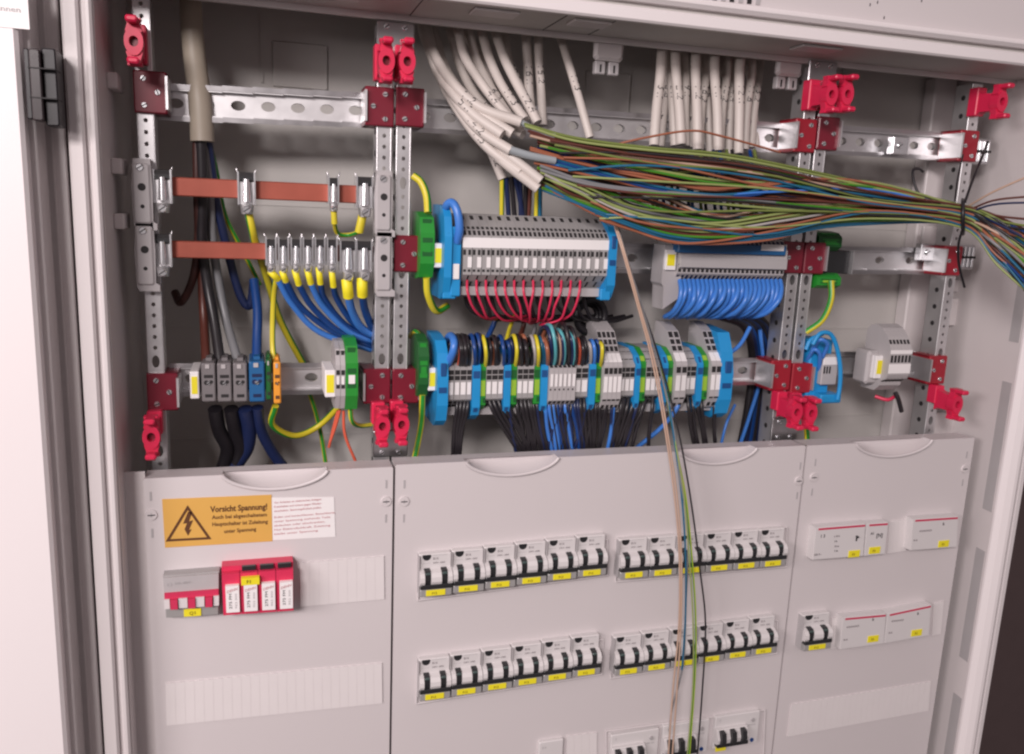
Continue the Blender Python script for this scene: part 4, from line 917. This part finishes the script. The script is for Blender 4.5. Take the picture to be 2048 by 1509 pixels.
# blue holder on the right bottom rail: ring-like frame
r = thing('blue_terminal_holder', P(1650, 740, 50), 'blue open-framed terminal holder on bottom rail at right', 'terminal holder')
g = MB(); pts = [(1625, 690), (1640, 668), (1660, 668), (1672, 690), (1680, 730), (1680, 770), (1675, 800)]
g.tube(smooth([P(a, c, 26) for a, c in pts]), 2.8, 'term_blue', 8); g.tube(smooth([P(a, c, 44) for a, c in [(1612, 700), (1622, 680), (1645, 668)]]), 2.8, 'term_blue', 8)
a, c = P(1622, 680, 46), P(1652, 800, 46); g.box(a[0], c[0], 44, 78, c[2], a[2], 'term_blue', 2)
a, c = P(1640, 790, 30), P(1680, 806, 30); g.box(a[0], c[0], 28, 50, c[2], a[2], 'term_blue', 1.5); g.build('frame', r)
a, c = P(1648, 710, 36), P(1672, 770, 36); g = MB(); g.box(a[0], c[0], 36, 70, c[2], a[2], 'slate_plastic', 1); 
for k in range(3): g.box(a[0]+2+k*4, a[0]+4+k*4, 35.6, 36, a[2]-24, a[2]-15, 'dark_opening')
g.build('terminal_core', r); g = MB(); g.box(a[0], c[0], 34.8, 36, a[2]-13, a[2]-3, 'label_white', .4); g.build('marker', r)
for i, (pix, nm) in enumerate([([(1625, 700, 40), (1640, 680, 26), (1655, 690, 26), (1645, 715, 36)], 'blue wire looping into blue holder from above'), ([(1615, 720, 50), (1628, 700, 36), (1640, 710, 34), (1638, 740, 44)], 'blue wire tucked inside the blue holder')]):
    wire('blue_wire', pix, 2.6, 'blue_wire', nm)
e = thing('end_stop', P(1740, 745, 60), 'grey end stop with yellow label left of small right terminal group', 'end stop')
g = MB(); a, c = P(1728, 702, 40), P(1752, 768, 40); g.box(a[0]+6, c[0], 38, 62, c[2], a[2], 'light_grey', 3); g.build('stop_body', e)
g = MB(); a, c = P(1752, 712, 32), P(1769, 757, 32); g.box(a[0], c[0], 31, 60, c[2], a[2], 'label_white', .5); g.box(a[0]+3, c[0]-3, 30.6, 31, c[2]+6, a[2]-6, 'yellow_tag'); g.build('label_plate', e)
q0, q1 = P(1775, 740, 20), P(1817, 740, 20); wS = (q1[0]-q0[0])/6
prX = [(66, 36), (60, 44), (50, 47), (38, 43), (27, 33), (20, 21), (18, 18), (18, -14), (21, -20), (30, -24), (31, -30), (40, -38), (60, -38)]
TS = Proto(term_proto(wS, prX, 'light_grey', [(.15, .7, 40.5, 45, 'dark_opening'), (.15, .75, 25, 30, 'dark_opening'), (.2, .8, 2, 11, 'dark_opening'), (.2, .8, -25, -19, 'dark_opening')], [(0, 1, 13, 17.8, 'label_white'), (0, 1, -12, 0, 'label_white')], back=66))
zS = P(1796, 728, 20)[2]
for i in range(6): TS.put((q0[0]+i*wS, 0, zS), f'slim grey terminal in small right-hand group, {ORD[i]} from left', 'slim terminals of the small right group')
g = MB(); a = P(1752, 792, 50); g.tube(smooth([P(1750, 793, 50), P(1775, 800, 40), P(1792, 792, 40)]), 2.4, 'red_wire', 8); tag(g.build('red_wire'), 'red wire under the small right terminal group', 'wire')
g = MB(); g.tube(smooth([P(1790, 785, 34), P(1797, 800, 32), P(1803, 823, 36)]), 3, 'black_wire', 8); tag(g.build('black_wire'), 'short black cable end under small right terminal group', 'wire')

# arcs over the lower row
arc_c = [(400, 'orange_red_wire'), (425, 'black_wire'), (455, 'black_wire'), (490, 'black_wire'), (520, 'black_wire'), (555, 'pale_wire'), (590, 'deep_blue_wire'), (620, 'deep_blue_wire'), (648, 'navy_wire'), (700, 'gy'), (735, 'black_wire'), (765, 'copper_brown_wire'), (800, 'black_wire'), (835, 'black_wire'),
         (872, 'pale_wire'), (905, 'deep_blue_wire'), (945, 'deep_blue_wire'), (975, 'navy_wire'), (1022, 'gy'), (1055, 'brown_wire'), (1085, 'black_wire'), (1115, 'copper_brown_wire'), (1150, 'black_wire'), (1185, 'black_wire'), (1225, 'pale_wire'), (1268, 'gy'), (1300, 'teal_wire'), (1335, 'teal_wire'), (1380, 'copper_brown_wire'),
         (1705, 'orange_red_wire'), (1735, 'black_wire'), (1770, 'black_wire'), (1822, 'pale_wire'), (1870, 'blue_wire'), (1895, 'deep_blue_wire'), (1940, 'gy')]
NMC = {'orange_red_wire': 'red', 'black_wire': 'black', 'pale_wire': 'pale grey', 'deep_blue_wire': 'dark blue', 'navy_wire': 'navy', 'gy': 'green-yellow', 'copper_brown_wire': 'copper brown', 'brown_wire': 'dark brown', 'teal_wire': 'teal', 'blue_wire': 'blue',
       'cyan_wire': 'cyan', 'tan_wire': 'tan', 'grey_wire': 'grey', 'pale_yg': 'pale green', 'olive_yg': 'olive green', 'red_wire': 'red'}
ac = {}
for x, mt_ in arc_c:
    px = X5(x)+random.uniform(-1.5, 1.5); top = 679+random.uniform(-9, 8); i = ac.get(mt_, 0); ac[mt_] = i+1
    _u = random.uniform(-4, 4); _d = random.uniform(-6, 6); pix = [(px+.5, 737, 32), (px+3+_u*.5, 715, 18+_d), (px+2+_u, 694, 15+_d), (px-3+_u, top, 24), (px-9+_u, top+4, 48), (px-10, top+24, 80)]
    if mt_ == 'gy': wire('arched_wire', pix, 2.5, 'yellow_wire', f'green-yellow wire arched over lower row, {ORD[i]} of its colour from left', group='wires arched over the lower row', mt2='green_dark', n=10, phase=3.4)
    else: wire('arched_wire', pix, random.uniform(1.9, 2.5), mt_, f'{NMC[mt_]} wire arched over lower row, {ORD[i]} of its colour from left', group='wires arched over the lower row', n=8)
for i, (dx, mt_) in enumerate(((1400, 'navy_wire'), (1440, 'cyan_wire'), (1475, 'black_wire'), (1505, 'navy_wire'), (1535, 'cyan_wire'), (1570, 'black_wire'), (1600, 'navy_wire'), (1635, 'cyan_wire'), (1655, 'black_wire'), (1460, 'tan_wire'))):
    px = X5(dx)+random.uniform(-3, 3); top = 659+random.uniform(-9, 10)
    wire('arched_wire', [(px, 742, 34), (px+6, 715, 16), (px+5, 685, 8), (px-2, top, 16), (px-12, top-3, 42), (px-20, top+14, 80)], 2.3, mt_, f'{NMC[mt_]} wire in the dense tuft above sensor terminals, {ORD[i]} of tuft', group='tuft of wires above the sensor terminals', n=8)
for i, (pix, r_, mt_, lab) in enumerate([([(995, 630, 90), (985, 655, 90), (968, 690, 80)], 3.2, 'deep_blue_wire', 'dark blue wire slanting behind the gap under the red loops'), ([(1030, 632, 90), (1020, 655, 88), (1012, 685, 70)], 2.6, 'yellow_wire', 'yellow wire slanting down to lower row under red loops'),
      ([(1050, 632, 90), (1045, 660, 88), (1030, 690, 70)], 3, 'brown_wire', 'dark brown wire falling from the black mass to lower row'), ([(1070, 640, 80), (1068, 665, 60), (1055, 690, 40)], 2.2, 'grey_wire', 'grey wire falling from the black mass to lower row'),
      ([(1100, 645, 80), (1092, 660, 50), (1085, 680, 20), (1100, 690, 20)], 2.4, 'copper_brown_wire', 'copper brown wire curling beside the dense tuft')]):
    wire('link_wire', pix, r_, mt_, lab)
# wires hanging below the lower row
hang = []
for a, c in ((915, 905), (922, 912), (930, 914), (937, 918)): hang.append((a, c, 'black_wire'))
for a, c in ((975, 1050), (984, 1056), (994, 1062), (1003, 1068), (1012, 1074)): hang.append((a, c, 'black_wire'))
for a, c in ((1040, 1074), (1048, 1080), (1056, 1088), (1064, 1095), (1071, 1104)): hang.append((a, c, 'black_wire'))
for a, c in ((1088, 1110), (1096, 1115)): hang.append((a, c, 'blue_wire'))
for a, c in ((1104, 1122), (1112, 1130), (1128, 1150), (1142, 1160)): hang.append((a, c, 'deep_blue_wire' if a % 3 else 'blue_wire'))
for a, c in ((1118, 1142), (1135, 1146), (1148, 1165), (1154, 1172)): hang.append((a, c, 'navy_wire'))
for a, c in ((1160, 1178), (1168, 1176), (1176, 1184), (1184, 1186), (1200, 1192), (1212, 1196)): hang.append((a, c, 'black_wire'))
hang.append((1229, 1210, 'blue_wire'))
for a, c in ((1248, 1212), (1258, 1220), (1268, 1226), (1280, 1234), (1292, 1240)): hang.append((a, c, 'black_wire'))
for a, c in ((1375, 1396), (1384, 1404), (1393, 1412), (1401, 1420), (1428, 1434)): hang.append((a, c, 'black_wire'))
for i in range(26):
    a = 1020+i*13+random.uniform(-5, 5); c = a+random.uniform(10, 34) if a < 1120 else a-random.uniform(-6, 40) if a < 1340 else a+8
    if 1310 < a < 1365: continue
    hang.append((a, c, 'black_wire' if i % 4 else 'navy_wire'))
hc = {}
for a, c, mt_ in hang:
    i = hc.get(mt_, 0); hc[mt_] = i+1
    j = random.uniform(-4, 4)
    wire('hanging_wire', [(a, 792, 32), (a+(c-a)*.15, 822, 26), (a+(c-a)*.5+j, 862, 34), (c, 925, 46)], 2.35, mt_, f'{NMC[mt_]} wire hanging below lower row, {ORD[i]} of its colour from left', group='wires hanging below the lower row', n=8)
wire('blue_wire', [(1358, 795, 30), (1352, 820, 26), (1320, 858, 40), (1262, 905, 60)], 2.8, 'blue_wire', 'blue wire slanting down left under the tall terminals')
wire('blue_wire', [(1470, 810, 60), (1452, 850, 50), (1438, 910, 50)], 1.8, 'blue_wire', 'thin blue wire beside right end of lower row')

# ================================================================== WHITE SHEATHED CABLES
def mark(par, pts, s_):  # handwritten circuit number along the sheath, facing the room
    pass
def white_cable(pix, r_, lab, num, at=.7, group='white sheathed cables'):
    pts = smooth([P(*p) for p in pix], 8); g = MB(); g.tube(pts, r_, 'sheath_white', 12); o = g.build('white_cable'); tag(o, lab, 'cable', group)
    # number written along the cable
    k = int(at*(len(pts)-4)); d = (pts[k+3]-pts[k]).normalized(); c0 = pts[k]
    h = MB(); side = d.cross(Vector((0, 1, 0))).normalized(); nrm = side.cross(d).normalized()
    if nrm[1] > 0: nrm = -nrm
    STR = {'0': [[(0, 0), (0, 1), (.6, 1), (.6, 0), (0, 0)]], '1': [[(.1, .8), (.3, 1), (.3, 0)]], '2': [[(0, .8), (.3, 1), (.6, .7), (0, 0), (.6, 0)]], '3': [[(0, 1), (.6, 1), (.25, .6), (.6, .3), (.3, 0), (0, .1)]],
           '4': [[(.5, 0), (.5, 1), (0, .4), (.7, .4)]], '5': [[(.6, 1), (0, 1), (0, .6), (.6, .5), (.5, 0), (0, 0)]], '6': [[(.5, 1), (0, .5), (0, 0), (.6, 0), (.6, .5), (0, .5)]], '7': [[(0, 1), (.6, 1), (.2, 0)]],
           '8': [[(0, 0), (.6, 1), (0, 1), (.6, 0), (0, 0)]], '9': [[(.6, .5), (0, .5), (0, 1), (.6, 1), (.6, .4), (.2, 0)]], '.': [[(.2, 0), (.3, .12)]]}
    H = r_*1.35; adv = 0.0
    for ch in num:
        for st_ in STR[ch]:
            pp = []
            for (u, v) in st_:
                a_ = (v-.5)*H/r_; base = c0+d*(adv+u*H*.9)
                pp.append(base+nrm*((r_+.12)*math.cos(a_))+side*((r_+.12)*math.sin(a_)))
            h.tube(pp, .6, 'ink_black', 5)
        adv += H*(.5 if ch == '.' else 1.0)
    m_ = h.build('handwritten_number', o)
    dl = o.location
    for v in m_.data.vertices: pass
    return o
WL = [ # far left fan: from top to the stripped ends
 ([(842, 40, 100), (862, 95, 80), (900, 160, 45), (960, 215, 25), (1042, 245, 12)], 5.4, '1.2'),
 ([(850, 40, 104), (868, 110, 84), (895, 165, 52), (950, 220, 30), (1025, 268, 12)], 5.4, '3.4'),
 ([(846, 60, 96), (872, 135, 70), (900, 180, 44), (948, 230, 26), (1005, 270, 8)], 5.4, '5.1'),
 ([(856, 80, 92), (880, 150, 64), (920, 215, 38), (960, 262, 22), (1022, 302, 4)], 5.2, '14.2'),
 ([(862, 90, 100), (888, 170, 62), (930, 240, 40), (975, 295, 22), (1040, 345, 6)], 5.2, '7.3'),
 ([(866, 100, 104), (896, 180, 66), (945, 262, 44), (1000, 318, 16), (1076, 378, 0)], 5.2, '2.6'),
 ([(870, 100, 108), (905, 195, 74), (960, 262, 40), (1010, 305, 14), (1082, 362, -2)], 5.2, '8.1'),
 ([(885, 130, 110), (930, 225, 80), (975, 290, 60), (992, 325, 52), (1005, 358, 50)], 5.2, '9.2'),
 ([(915, 50, 90), (928, 110, 72), (958, 160, 52), (1000, 215, 34), (1030, 246, 22)], 5.0, '4.4'),
 ([(938, 55, 96), (950, 110, 84), (975, 165, 66), (1000, 205, 50), (1030, 250, 34)], 4.8, '6.2'),
 ([(962, 60, 92), (978, 115, 76), (1000, 165, 60), (1025, 205, 44), (1050, 240, 30)], 5.0, '11.3'),
 ([(990, 62, 90), (1010, 120, 70), (1035, 170, 50), (1060, 215, 36), (1075, 246, 28)], 5.2, '12.4'),
 ([(868, 60, 112), (892, 140, 92), (940, 205, 66), (985, 245, 52), (1040, 262, 40)], 5.0, '2.2'),
 ([(900, 60, 110), (920, 130, 92), (950, 190, 74), (992, 232, 58), (1046, 270, 30)], 5.0, '5.7'),
 ([(925, 56, 112), (962, 120, 100), (985, 180, 84), (1012, 225, 66), (1040, 262, 48)], 4.8, '18.1'),
 ([(1010, 66, 112), (1018, 120, 104), (1042, 180, 86), (1066, 240, 60)], 4.8, '19.2'),
 ([(1052, 66, 96), (1055, 120, 92), (1058, 180, 86), (1064, 240, 78)], 5.2, '16.1'),
 ([(1077, 70, 92), (1078, 120, 88), (1082, 180, 80), (1086, 252, 70)], 4.8, '15.2'),
 ([(1120, 72, 90), (1132, 110, 80), (1150, 170, 62), (1166, 225, 48), (1180, 276, 40)], 4.6, '17.3')]
for i, (pix, r_, num) in enumerate(WL):
    white_cable(pix, r_, f'white sheathed cable in left bunch, {ORD[i]} counted from lower left', num, .72 if i < 15 else .5, 'white sheathed cables of the left bunch')
WR = [(1325, 1308, 292, '3.1'), (1335, 1352, 292, '2.4'), (1344, 1322, 294, '6.6'), (1350, 1365, 290, '8.2'), (1368, 1372, 293, '9.1'), (1398, 1384, 296, '4.3'), (1392, 1398, 300, '7.2'), (1412, 1400, 304, '16.2'), (1405, 1422, 306, '5.5'), (1430, 1436, 302, '1.7'), (1455, 1440, 300, '10.2'),
      (1468, 1456, 309, '14.4'), (1483, 1476, 308, '12.1'), (1505, 1488, 300, '11.6'), (1522, 1500, 296, '13.2')]
WR += [(1330, 1315, 288, '20.1'), (1360, 1345, 286, '21.2'), (1378, 1360, 288, '22.1'), (1385, 1412, 294, '23.4'), (1420, 1390, 292, '24.1'), (1440, 1462, 296, '25.3'), (1475, 1448, 298, '26.1'), (1495, 1510, 292, '27.2')]
for i, (xt, xb, yb, num) in enumerate(WR):
    dp = 40+(i % 3)*16 if i < 15 else 84
    xb += random.uniform(-3, 3)
    white_cable([(xt, 78+i*1.5, dp+30), (xt+(xb-xt)*.25+3*math.sin(i*2), 150, dp+20), (xt+(xb-xt)*.7, 220, dp+8), (xb, yb, dp)], 4.9 if i % 3 else 5.6, f'white sheathed cable in right bunch, {ORD[i]} from left' if i < 15 else f'white sheathed cable in back layer of right bunch, {ORD[i-15]} from left', num, .55, 'white sheathed cables of the right bunch')
g = MB(); g.tube(smooth([P(1042, 245, 12), P(1075, 262, 8), P(1110, 272, 4)]), 3, 'foil', 8); tag(g.build('foil_shield'), 'silvery shield end emerging from uppermost stripped cable', 'shield')
g = MB(); g.tube(smooth([P(1020, 300, 2), P(1060, 312, 0), P(1110, 322, 0)]), 4.2, 'foil', 8); tag(g.build('foil_shield'), 'pale silvery shield wrapped round blue wires near stripped ends', 'shield')
# cores dropping from the short white cable behind the strip
for i, (x0, x1, mt_) in enumerate(((1004, 1003, 'gy'), (1012, 1018, 'navy_wire'), (1022, 1030, 'black_wire'), (1040, 1042, 'navy_wire'), (1052, 1050, 'black_wire'), (1062, 1056, 'brown_wire'), (1074, 1072, 'gy'), (1080, 1079, 'teal_wire'), (1030, 1048, 'navy_wire'))):
    wire('dropping_core', [(x0, 355, 50), ((x0+x1)/2, 395, 56), (x1, 445, 62)], 2.8, 'yellow_wire' if mt_ == 'gy' else mt_, f'{NMC[mt_]} core dropping behind upper terminal strip, {ORD[i]} from left', group='cores dropping behind the upper strip', mt2='green' if mt_ == 'gy' else None)

# ================================================================== MAIN WIRE BUNDLE
TOP = [(1060, 255), (1150, 280), (1300, 300), (1450, 318), (1600, 345), (1720, 378), (1830, 398), (1925, 410), (2060, 430)]
BOT = [(1060, 370), (1150, 400), (1250, 445), (1350, 480), (1450, 486), (1600, 462), (1720, 440), (1830, 436), (1925, 456), (2060, 590)]
def env(T, x):
    for (a, b_), (c, d_) in zip(T, T[1:]):
        if a <= x <= c: return b_+(d_-b_)*(x-a)/(c-a)
    return T[-1][1] if x > T[-1][0] else T[0][1]
YB = {1060: 4, 1200: -4, 1330: -14, 1480: -20, 1640: -16, 1790: -10, 1925: -22, 2060: -90}
hand = [
 ([(1048, 248), (1150, 276), (1300, 296), (1450, 309), (1600, 338), (1750, 372), (1925, 412)], 'olive_yg'), ([(1050, 252), (1150, 282), (1300, 301), (1450, 315), (1600, 343), (1750, 377), (1925, 415)], 'pale_yg'),
 ([(1056, 262), (1200, 300), (1350, 314), (1500, 338), (1650, 372), (1800, 398), (1925, 424)], 'brown_wire'), ([(1060, 268), (1200, 303), (1350, 320), (1500, 342), (1640, 365), (1925, 420)], 'brown_wire'), ([(1060, 272), (1200, 307), (1350, 325), (1500, 345), (1650, 370), (1925, 418)], 'tan_wire'),
 ([(1080, 292), (1200, 318), (1320, 342), (1450, 362), (1600, 366), (1750, 366), (1925, 416)], 'pale_yg'), ([(1090, 294), (1200, 322), (1320, 346), (1440, 368), (1560, 372), (1700, 370), (1830, 392), (1925, 418)], 'yg_yellow'),
 ([(1060, 300), (1180, 332), (1300, 352), (1420, 376), (1520, 372), (1700, 360), (1925, 420)], 'copper_brown_wire'), ([(1060, 296), (1200, 336), (1320, 362), (1430, 380), (1560, 366), (1700, 374), (1925, 432)], 'copper_brown_wire'),
 ([(1072, 308), (1180, 338), (1290, 368), (1400, 388), (1480, 388), (1600, 374), (1925, 424)], 'teal_wire'), ([(1072, 312), (1180, 343), (1290, 374), (1400, 393), (1500, 392), (1620, 378), (1925, 428)], 'deep_blue_wire'), ([(1070, 316), (1180, 348), (1290, 378), (1400, 398), (1500, 400), (1650, 420), (1925, 440)], 'teal_wire'), ([(1072, 320), (1180, 346), (1300, 372), (1420, 390), (1550, 384), (1750, 380), (1925, 426)], 'blue_wire'),
 ([(1068, 326), (1180, 352), (1300, 378), (1420, 398), (1550, 410), (1700, 418), (1925, 438)], 'copper_brown_wire'), ([(1080, 332), (1180, 366), (1300, 382), (1450, 394), (1600, 412), (1750, 426), (1925, 446)], 'grey_wire'), ([(1080, 340), (1180, 370), (1300, 386), (1450, 400), (1600, 418), (1750, 432), (1925, 448)], 'grey_wire'),
 ([(1080, 334), (1170, 372), (1250, 384), (1400, 404), (1600, 422), (1750, 433), (1925, 444)], 'pale_yg'), ([(1075, 336), (1150, 362), (1240, 382), (1380, 392), (1500, 402), (1925, 440)], 'yg_yellow'),
 ([(1076, 340), (1130, 382), (1180, 402), (1260, 440), (1380, 470), (1500, 462), (1650, 432), (1925, 436)], 'brown_wire'), ([(1080, 345), (1150, 372), (1230, 412), (1330, 440), (1440, 446), (1560, 428), (1700, 410), (1925, 430)], 'pale_yg'), ([(1090, 352), (1160, 376), (1240, 418), (1340, 448), (1450, 452), (1570, 434), (1720, 412), (1925, 432)], 'pale_yg'),
 ([(1090, 350), (1160, 384), (1250, 426), (1350, 455), (1460, 458), (1580, 440), (1720, 422), (1925, 436)], 'pale_wire'), ([(1090, 356), (1170, 392), (1230, 428), (1330, 456), (1440, 464), (1580, 450), (1720, 430), (1925, 440)], 'pale_yg'),
 ([(1084, 376), (1180, 412), (1260, 442), (1340, 468), (1440, 475), (1560, 464), (1680, 444), (1925, 442)], 'yg_yellow'), ([(1084, 380), (1180, 417), (1260, 447), (1340, 473), (1440, 480), (1560, 469), (1680, 448), (1925, 446)], 'teal_wire'), ([(1090, 372), (1180, 420), (1260, 452), (1340, 478), (1440, 484), (1560, 473), (1680, 452), (1925, 448)], 'teal_wire'),
 ([(1100, 380), (1180, 424), (1260, 458), (1340, 483), (1440, 488), (1560, 476), (1680, 440), (1925, 438)], 'copper_brown_wire'), ([(1200, 440), (1270, 462), (1350, 486), (1440, 482), (1560, 460), (1700, 436), (1925, 440)], 'copper_brown_wire')]
fanT, fanB = 432, 606
bc = {}
def bundle_wire(xy, mt_, j, front=0.0):
    pix = []
    for (x, y) in xy:
        ks = sorted(YB); yy = YB[ks[-1]]
        for a, c in zip(ks, ks[1:]):
            if a <= x <= c: yy = YB[a]+(YB[c]-YB[a])*(x-a)/(c-a)
        if x < 1060: yy = 6
        pix.append((x, y, yy+front+random.uniform(-3, 3)))
    t = random.random(); 
    pix[-1] = (1925+random.uniform(-3, 3), pix[-1][1], YB[1925]+random.uniform(-8, 8))
    e = fanT+(fanB-fanT)*((pix[-1][1]-408)/48*.45+random.random()*.55)
    pix.append((1985, pix[-1][1]+(e-pix[-1][1])*.34+3, -52+random.uniform(-10, 10))); pix.append((2075, e+18, -100+random.uniform(-14, 14)))
    i = bc.get(mt_, 0); bc[mt_] = i+1
    wire('bundle_wire', pix, 1.5 if mt_ not in ('grey_wire',) else 1.8, mt_, f'{NMC.get(mt_, "yellow-green")} wire of the big sagging bundle, {ORD[i]} of its colour from top', group='wires of the big sagging bundle', n=7, k=6,
         mt2='yg_green' if mt_ == 'yg_yellow' else None, phase=3.6)
for j, (xy, mt_) in enumerate(hand): bundle_wire(xy, mt_, j)
pal = ['brown_wire', 'copper_brown_wire', 'black_wire', 'teal_wire', 'brown_wire', 'olive_yg', 'navy_wire', 'black_wire', 'grey_wire', 'brown_wire', 'olive_yg', 'black_wire', 'copper_brown_wire', 'yg_yellow', 'deep_blue_wire', 'black_wire', 'tan_wire']
for j in range(62):
    l0 = (j+.5)/62; xy = []
    # two layers: an upper, flatter one and a lower one that sags
    lay = l0
    for x in (1075, 1180, 1300, 1430, 1560, 1700, 1820, 1925):
        a, c = env(TOP, x), env(BOT, x); lay = min(.97, max(.03, l0+random.uniform(-.08, .08)))
        if 1350 < x < 1600: lay = lay if abs(lay-.62) > .05 else lay+.09
        xy.append((x, a+(c-a)*lay))
    bundle_wire(xy, pal[(j*5+j//7) % len(pal)], j, 6+(j % 3)*4)
for i, (pix, mt_, lab) in enumerate([([(1925, 420, -22), (1985, 385, -60), (2075, 345, -100)], 'tan_wire', 'thin tan wire straying upward right of cable tie'), ([(1925, 428, -22), (1985, 402, -60), (2075, 392, -100)], 'brown_wire', 'thin brown wire straying right of cable tie'),
       ([(1925, 432, -22), (1985, 410, -60), (2075, 405, -100)], 'navy_wire', 'thin dark wire straying right of cable tie'), ([(1230, 290, 20), (1290, 276, 10), (1380, 262, 2), (1440, 272, 2), (1560, 305, 6)], 'copper_brown_wire', 'thin copper brown wire crossing in front of right white cables')]):
    wire('stray_wire', pix, 1.2, mt_, lab)
for i in range(12):
    y0 = 300+i*14; c_ = ('brown_wire', 'olive_yg', 'black_wire', 'copper_brown_wire', 'teal_wire', 'pale_yg')[i % 6]
    pix = [(1100+i*9, y0-20+random.uniform(-8, 8), -4)]+[(x, env(TOP, x)+(env(BOT, x)-env(TOP, x))*min(.97, max(.03, i/12+random.uniform(-.16, .2))), -22) for x in (1300, 1520, 1740)]+[(1925, 412+i*4, -34), (1995, 432+i*9, -62), (2078, 440+i*15+random.uniform(-10, 10), -104)]
    wire('crossing_wire', pix, 1.3, c_, f'{NMC[c_]} wire wandering across front of the bundle, {ORD[i]} from top', group='wires wandering across the bundle', n=7)
# dark tangle behind the bundle
for i in range(16):
    x = 1300+i*14+random.uniform(-5, 5); wire('tucked_wire', [(x, 300, 40), (x+6, 340, 44), (x+2, 400, 50), (x+14, 480, 52)], 2.2, ('black_wire', 'navy_wire', 'deep_blue_wire', 'olive_yg')[i % 4], f'dark wire tucked behind the bundle, {ORD[i]} from left', group='dark wires tucked behind the bundle', n=6)
# cable ties
t = MB(); c = [P(1926, y, Y) for y, Y in ((404, -34), (430, -40), (462, -34), (466, -10), (430, -2), (402, -10), (404, -34))]; t.tube(smooth(c), 2.2, 'black_rubber', 6)
o = t.build('cable_tie'); tag(o, 'black cable tie gripping the bundle near right wall', 'cable tie')
t = MB(); t.tube(smooth([P(1924, 462, -36), P(1917, 490, -30), P(1918, 530, -20), P(1929, 575, -16)]), 1.5, 'black_rubber', 6); t.tube(smooth([P(1930, 405, -36), P(1942, 370, -20), P(1962, 320, 10), P(1976, 284, 34)]), 1.6, 'black_rubber', 6); t.tube(smooth([P(1910, 402, -20), P(1915, 360, 0), P(1926, 310, 24)]), 1.0, 'black_rubber', 6); t.build('loose_tail', o)
t = MB(); t.tube(smooth([P(1846, 344, 10), P(1838, 338, 6), P(1826, 342, 2), P(1828, 365, -4), P(1842, 392, -12), P(1880, 410, -26), P(1910, 440, -30)]), 1.6, 'black_rubber', 7); tag(t.build('cable_tie'), 'loose black tie with hooked end above the bundle', 'cable tie')

# wires hanging over the lower covers
for i, (mt_, pix) in enumerate([
    ('tan_wire', [(1228, 448, 10), (1244, 500, 0), (1272, 600, -6), (1304, 720, -14), (1330, 860, -26), (1350, 1000, -34), (1359, 1120, -36), (1358, 1250, -34), (1346, 1380, -32), (1336, 1520, -32)]),
    ('tan_wire', [(1232, 450, 10), (1250, 508, -2), (1278, 608, -8), (1311, 730, -16), (1336, 870, -28), (1355, 1000, -34), (1363, 1120, -37), (1362, 1250, -35), (1354, 1380, -32), (1344, 1520, -32)]),
    ('grey_wire', [(1236, 452, 14), (1258, 530, 4), (1292, 640, -6), (1325, 760, -16), (1348, 860, -26), (1360, 960, -32), (1376, 1060, -34), (1372, 1200, -30), (1366, 1330, -30), (1342, 1430, -31), (1338, 1520, -31)]),
    ('teal_wire', [(1320, 740, -8), (1336, 800, -20), (1350, 890, -28), (1364, 1000, -33), (1371, 1110, -34), (1371, 1230, -33), (1364, 1340, -31)]),
    ('yg_yellow', [(1322, 735, -4), (1338, 820, -18), (1354, 905, -30), (1372, 1000, -34), (1384, 1120, -35), (1391, 1230, -34), (1390, 1350, -32), (1378, 1520, -32)]),
    ('pale_yg', [(1318, 730, -2), (1340, 830, -20), (1357, 920, -32), (1368, 990, -34), (1378, 1110, -36), (1386, 1240, -34), (1386, 1370, -32), (1374, 1520, -32)]),
    ('black_wire', [(1236, 470, 14), (1256, 540, 8), (1297, 650, -2), (1331, 760, -12), (1354, 850, -24), (1370, 930, -31), (1386, 1030, -34), (1400, 1140, -36), (1411, 1250, -34), (1404, 1390, -32), (1394, 1520, -32)])]):
    wire('draped_wire', pix, 1.05 if mt_ != 'pale_yg' else .9, mt_, ['leftmost tan wire', 'second tan wire', 'grey wire', 'teal wire', 'yellow-green wire', 'thin pale green wire', 'black wire'][i]+' draped from terminal strip down over the breakers', group='wires draped over the breakers', n=8, mt2='yg_green' if mt_ == 'yg_yellow' else None)

# ------------------------------------------------------------------ checks
_seen = {}
for o in bpy.data.objects:
    if o.parent is None and o.get('label'):
        _seen.setdefault(o['label'], []).append(o.name)
for k_, v_ in _seen.items():
    if len(v_) > 1: print('DUPLICATE LABEL', k_, v_)
print('top level', len([o for o in bpy.data.objects if o.parent is None]), 'all', len(bpy.data.objects))
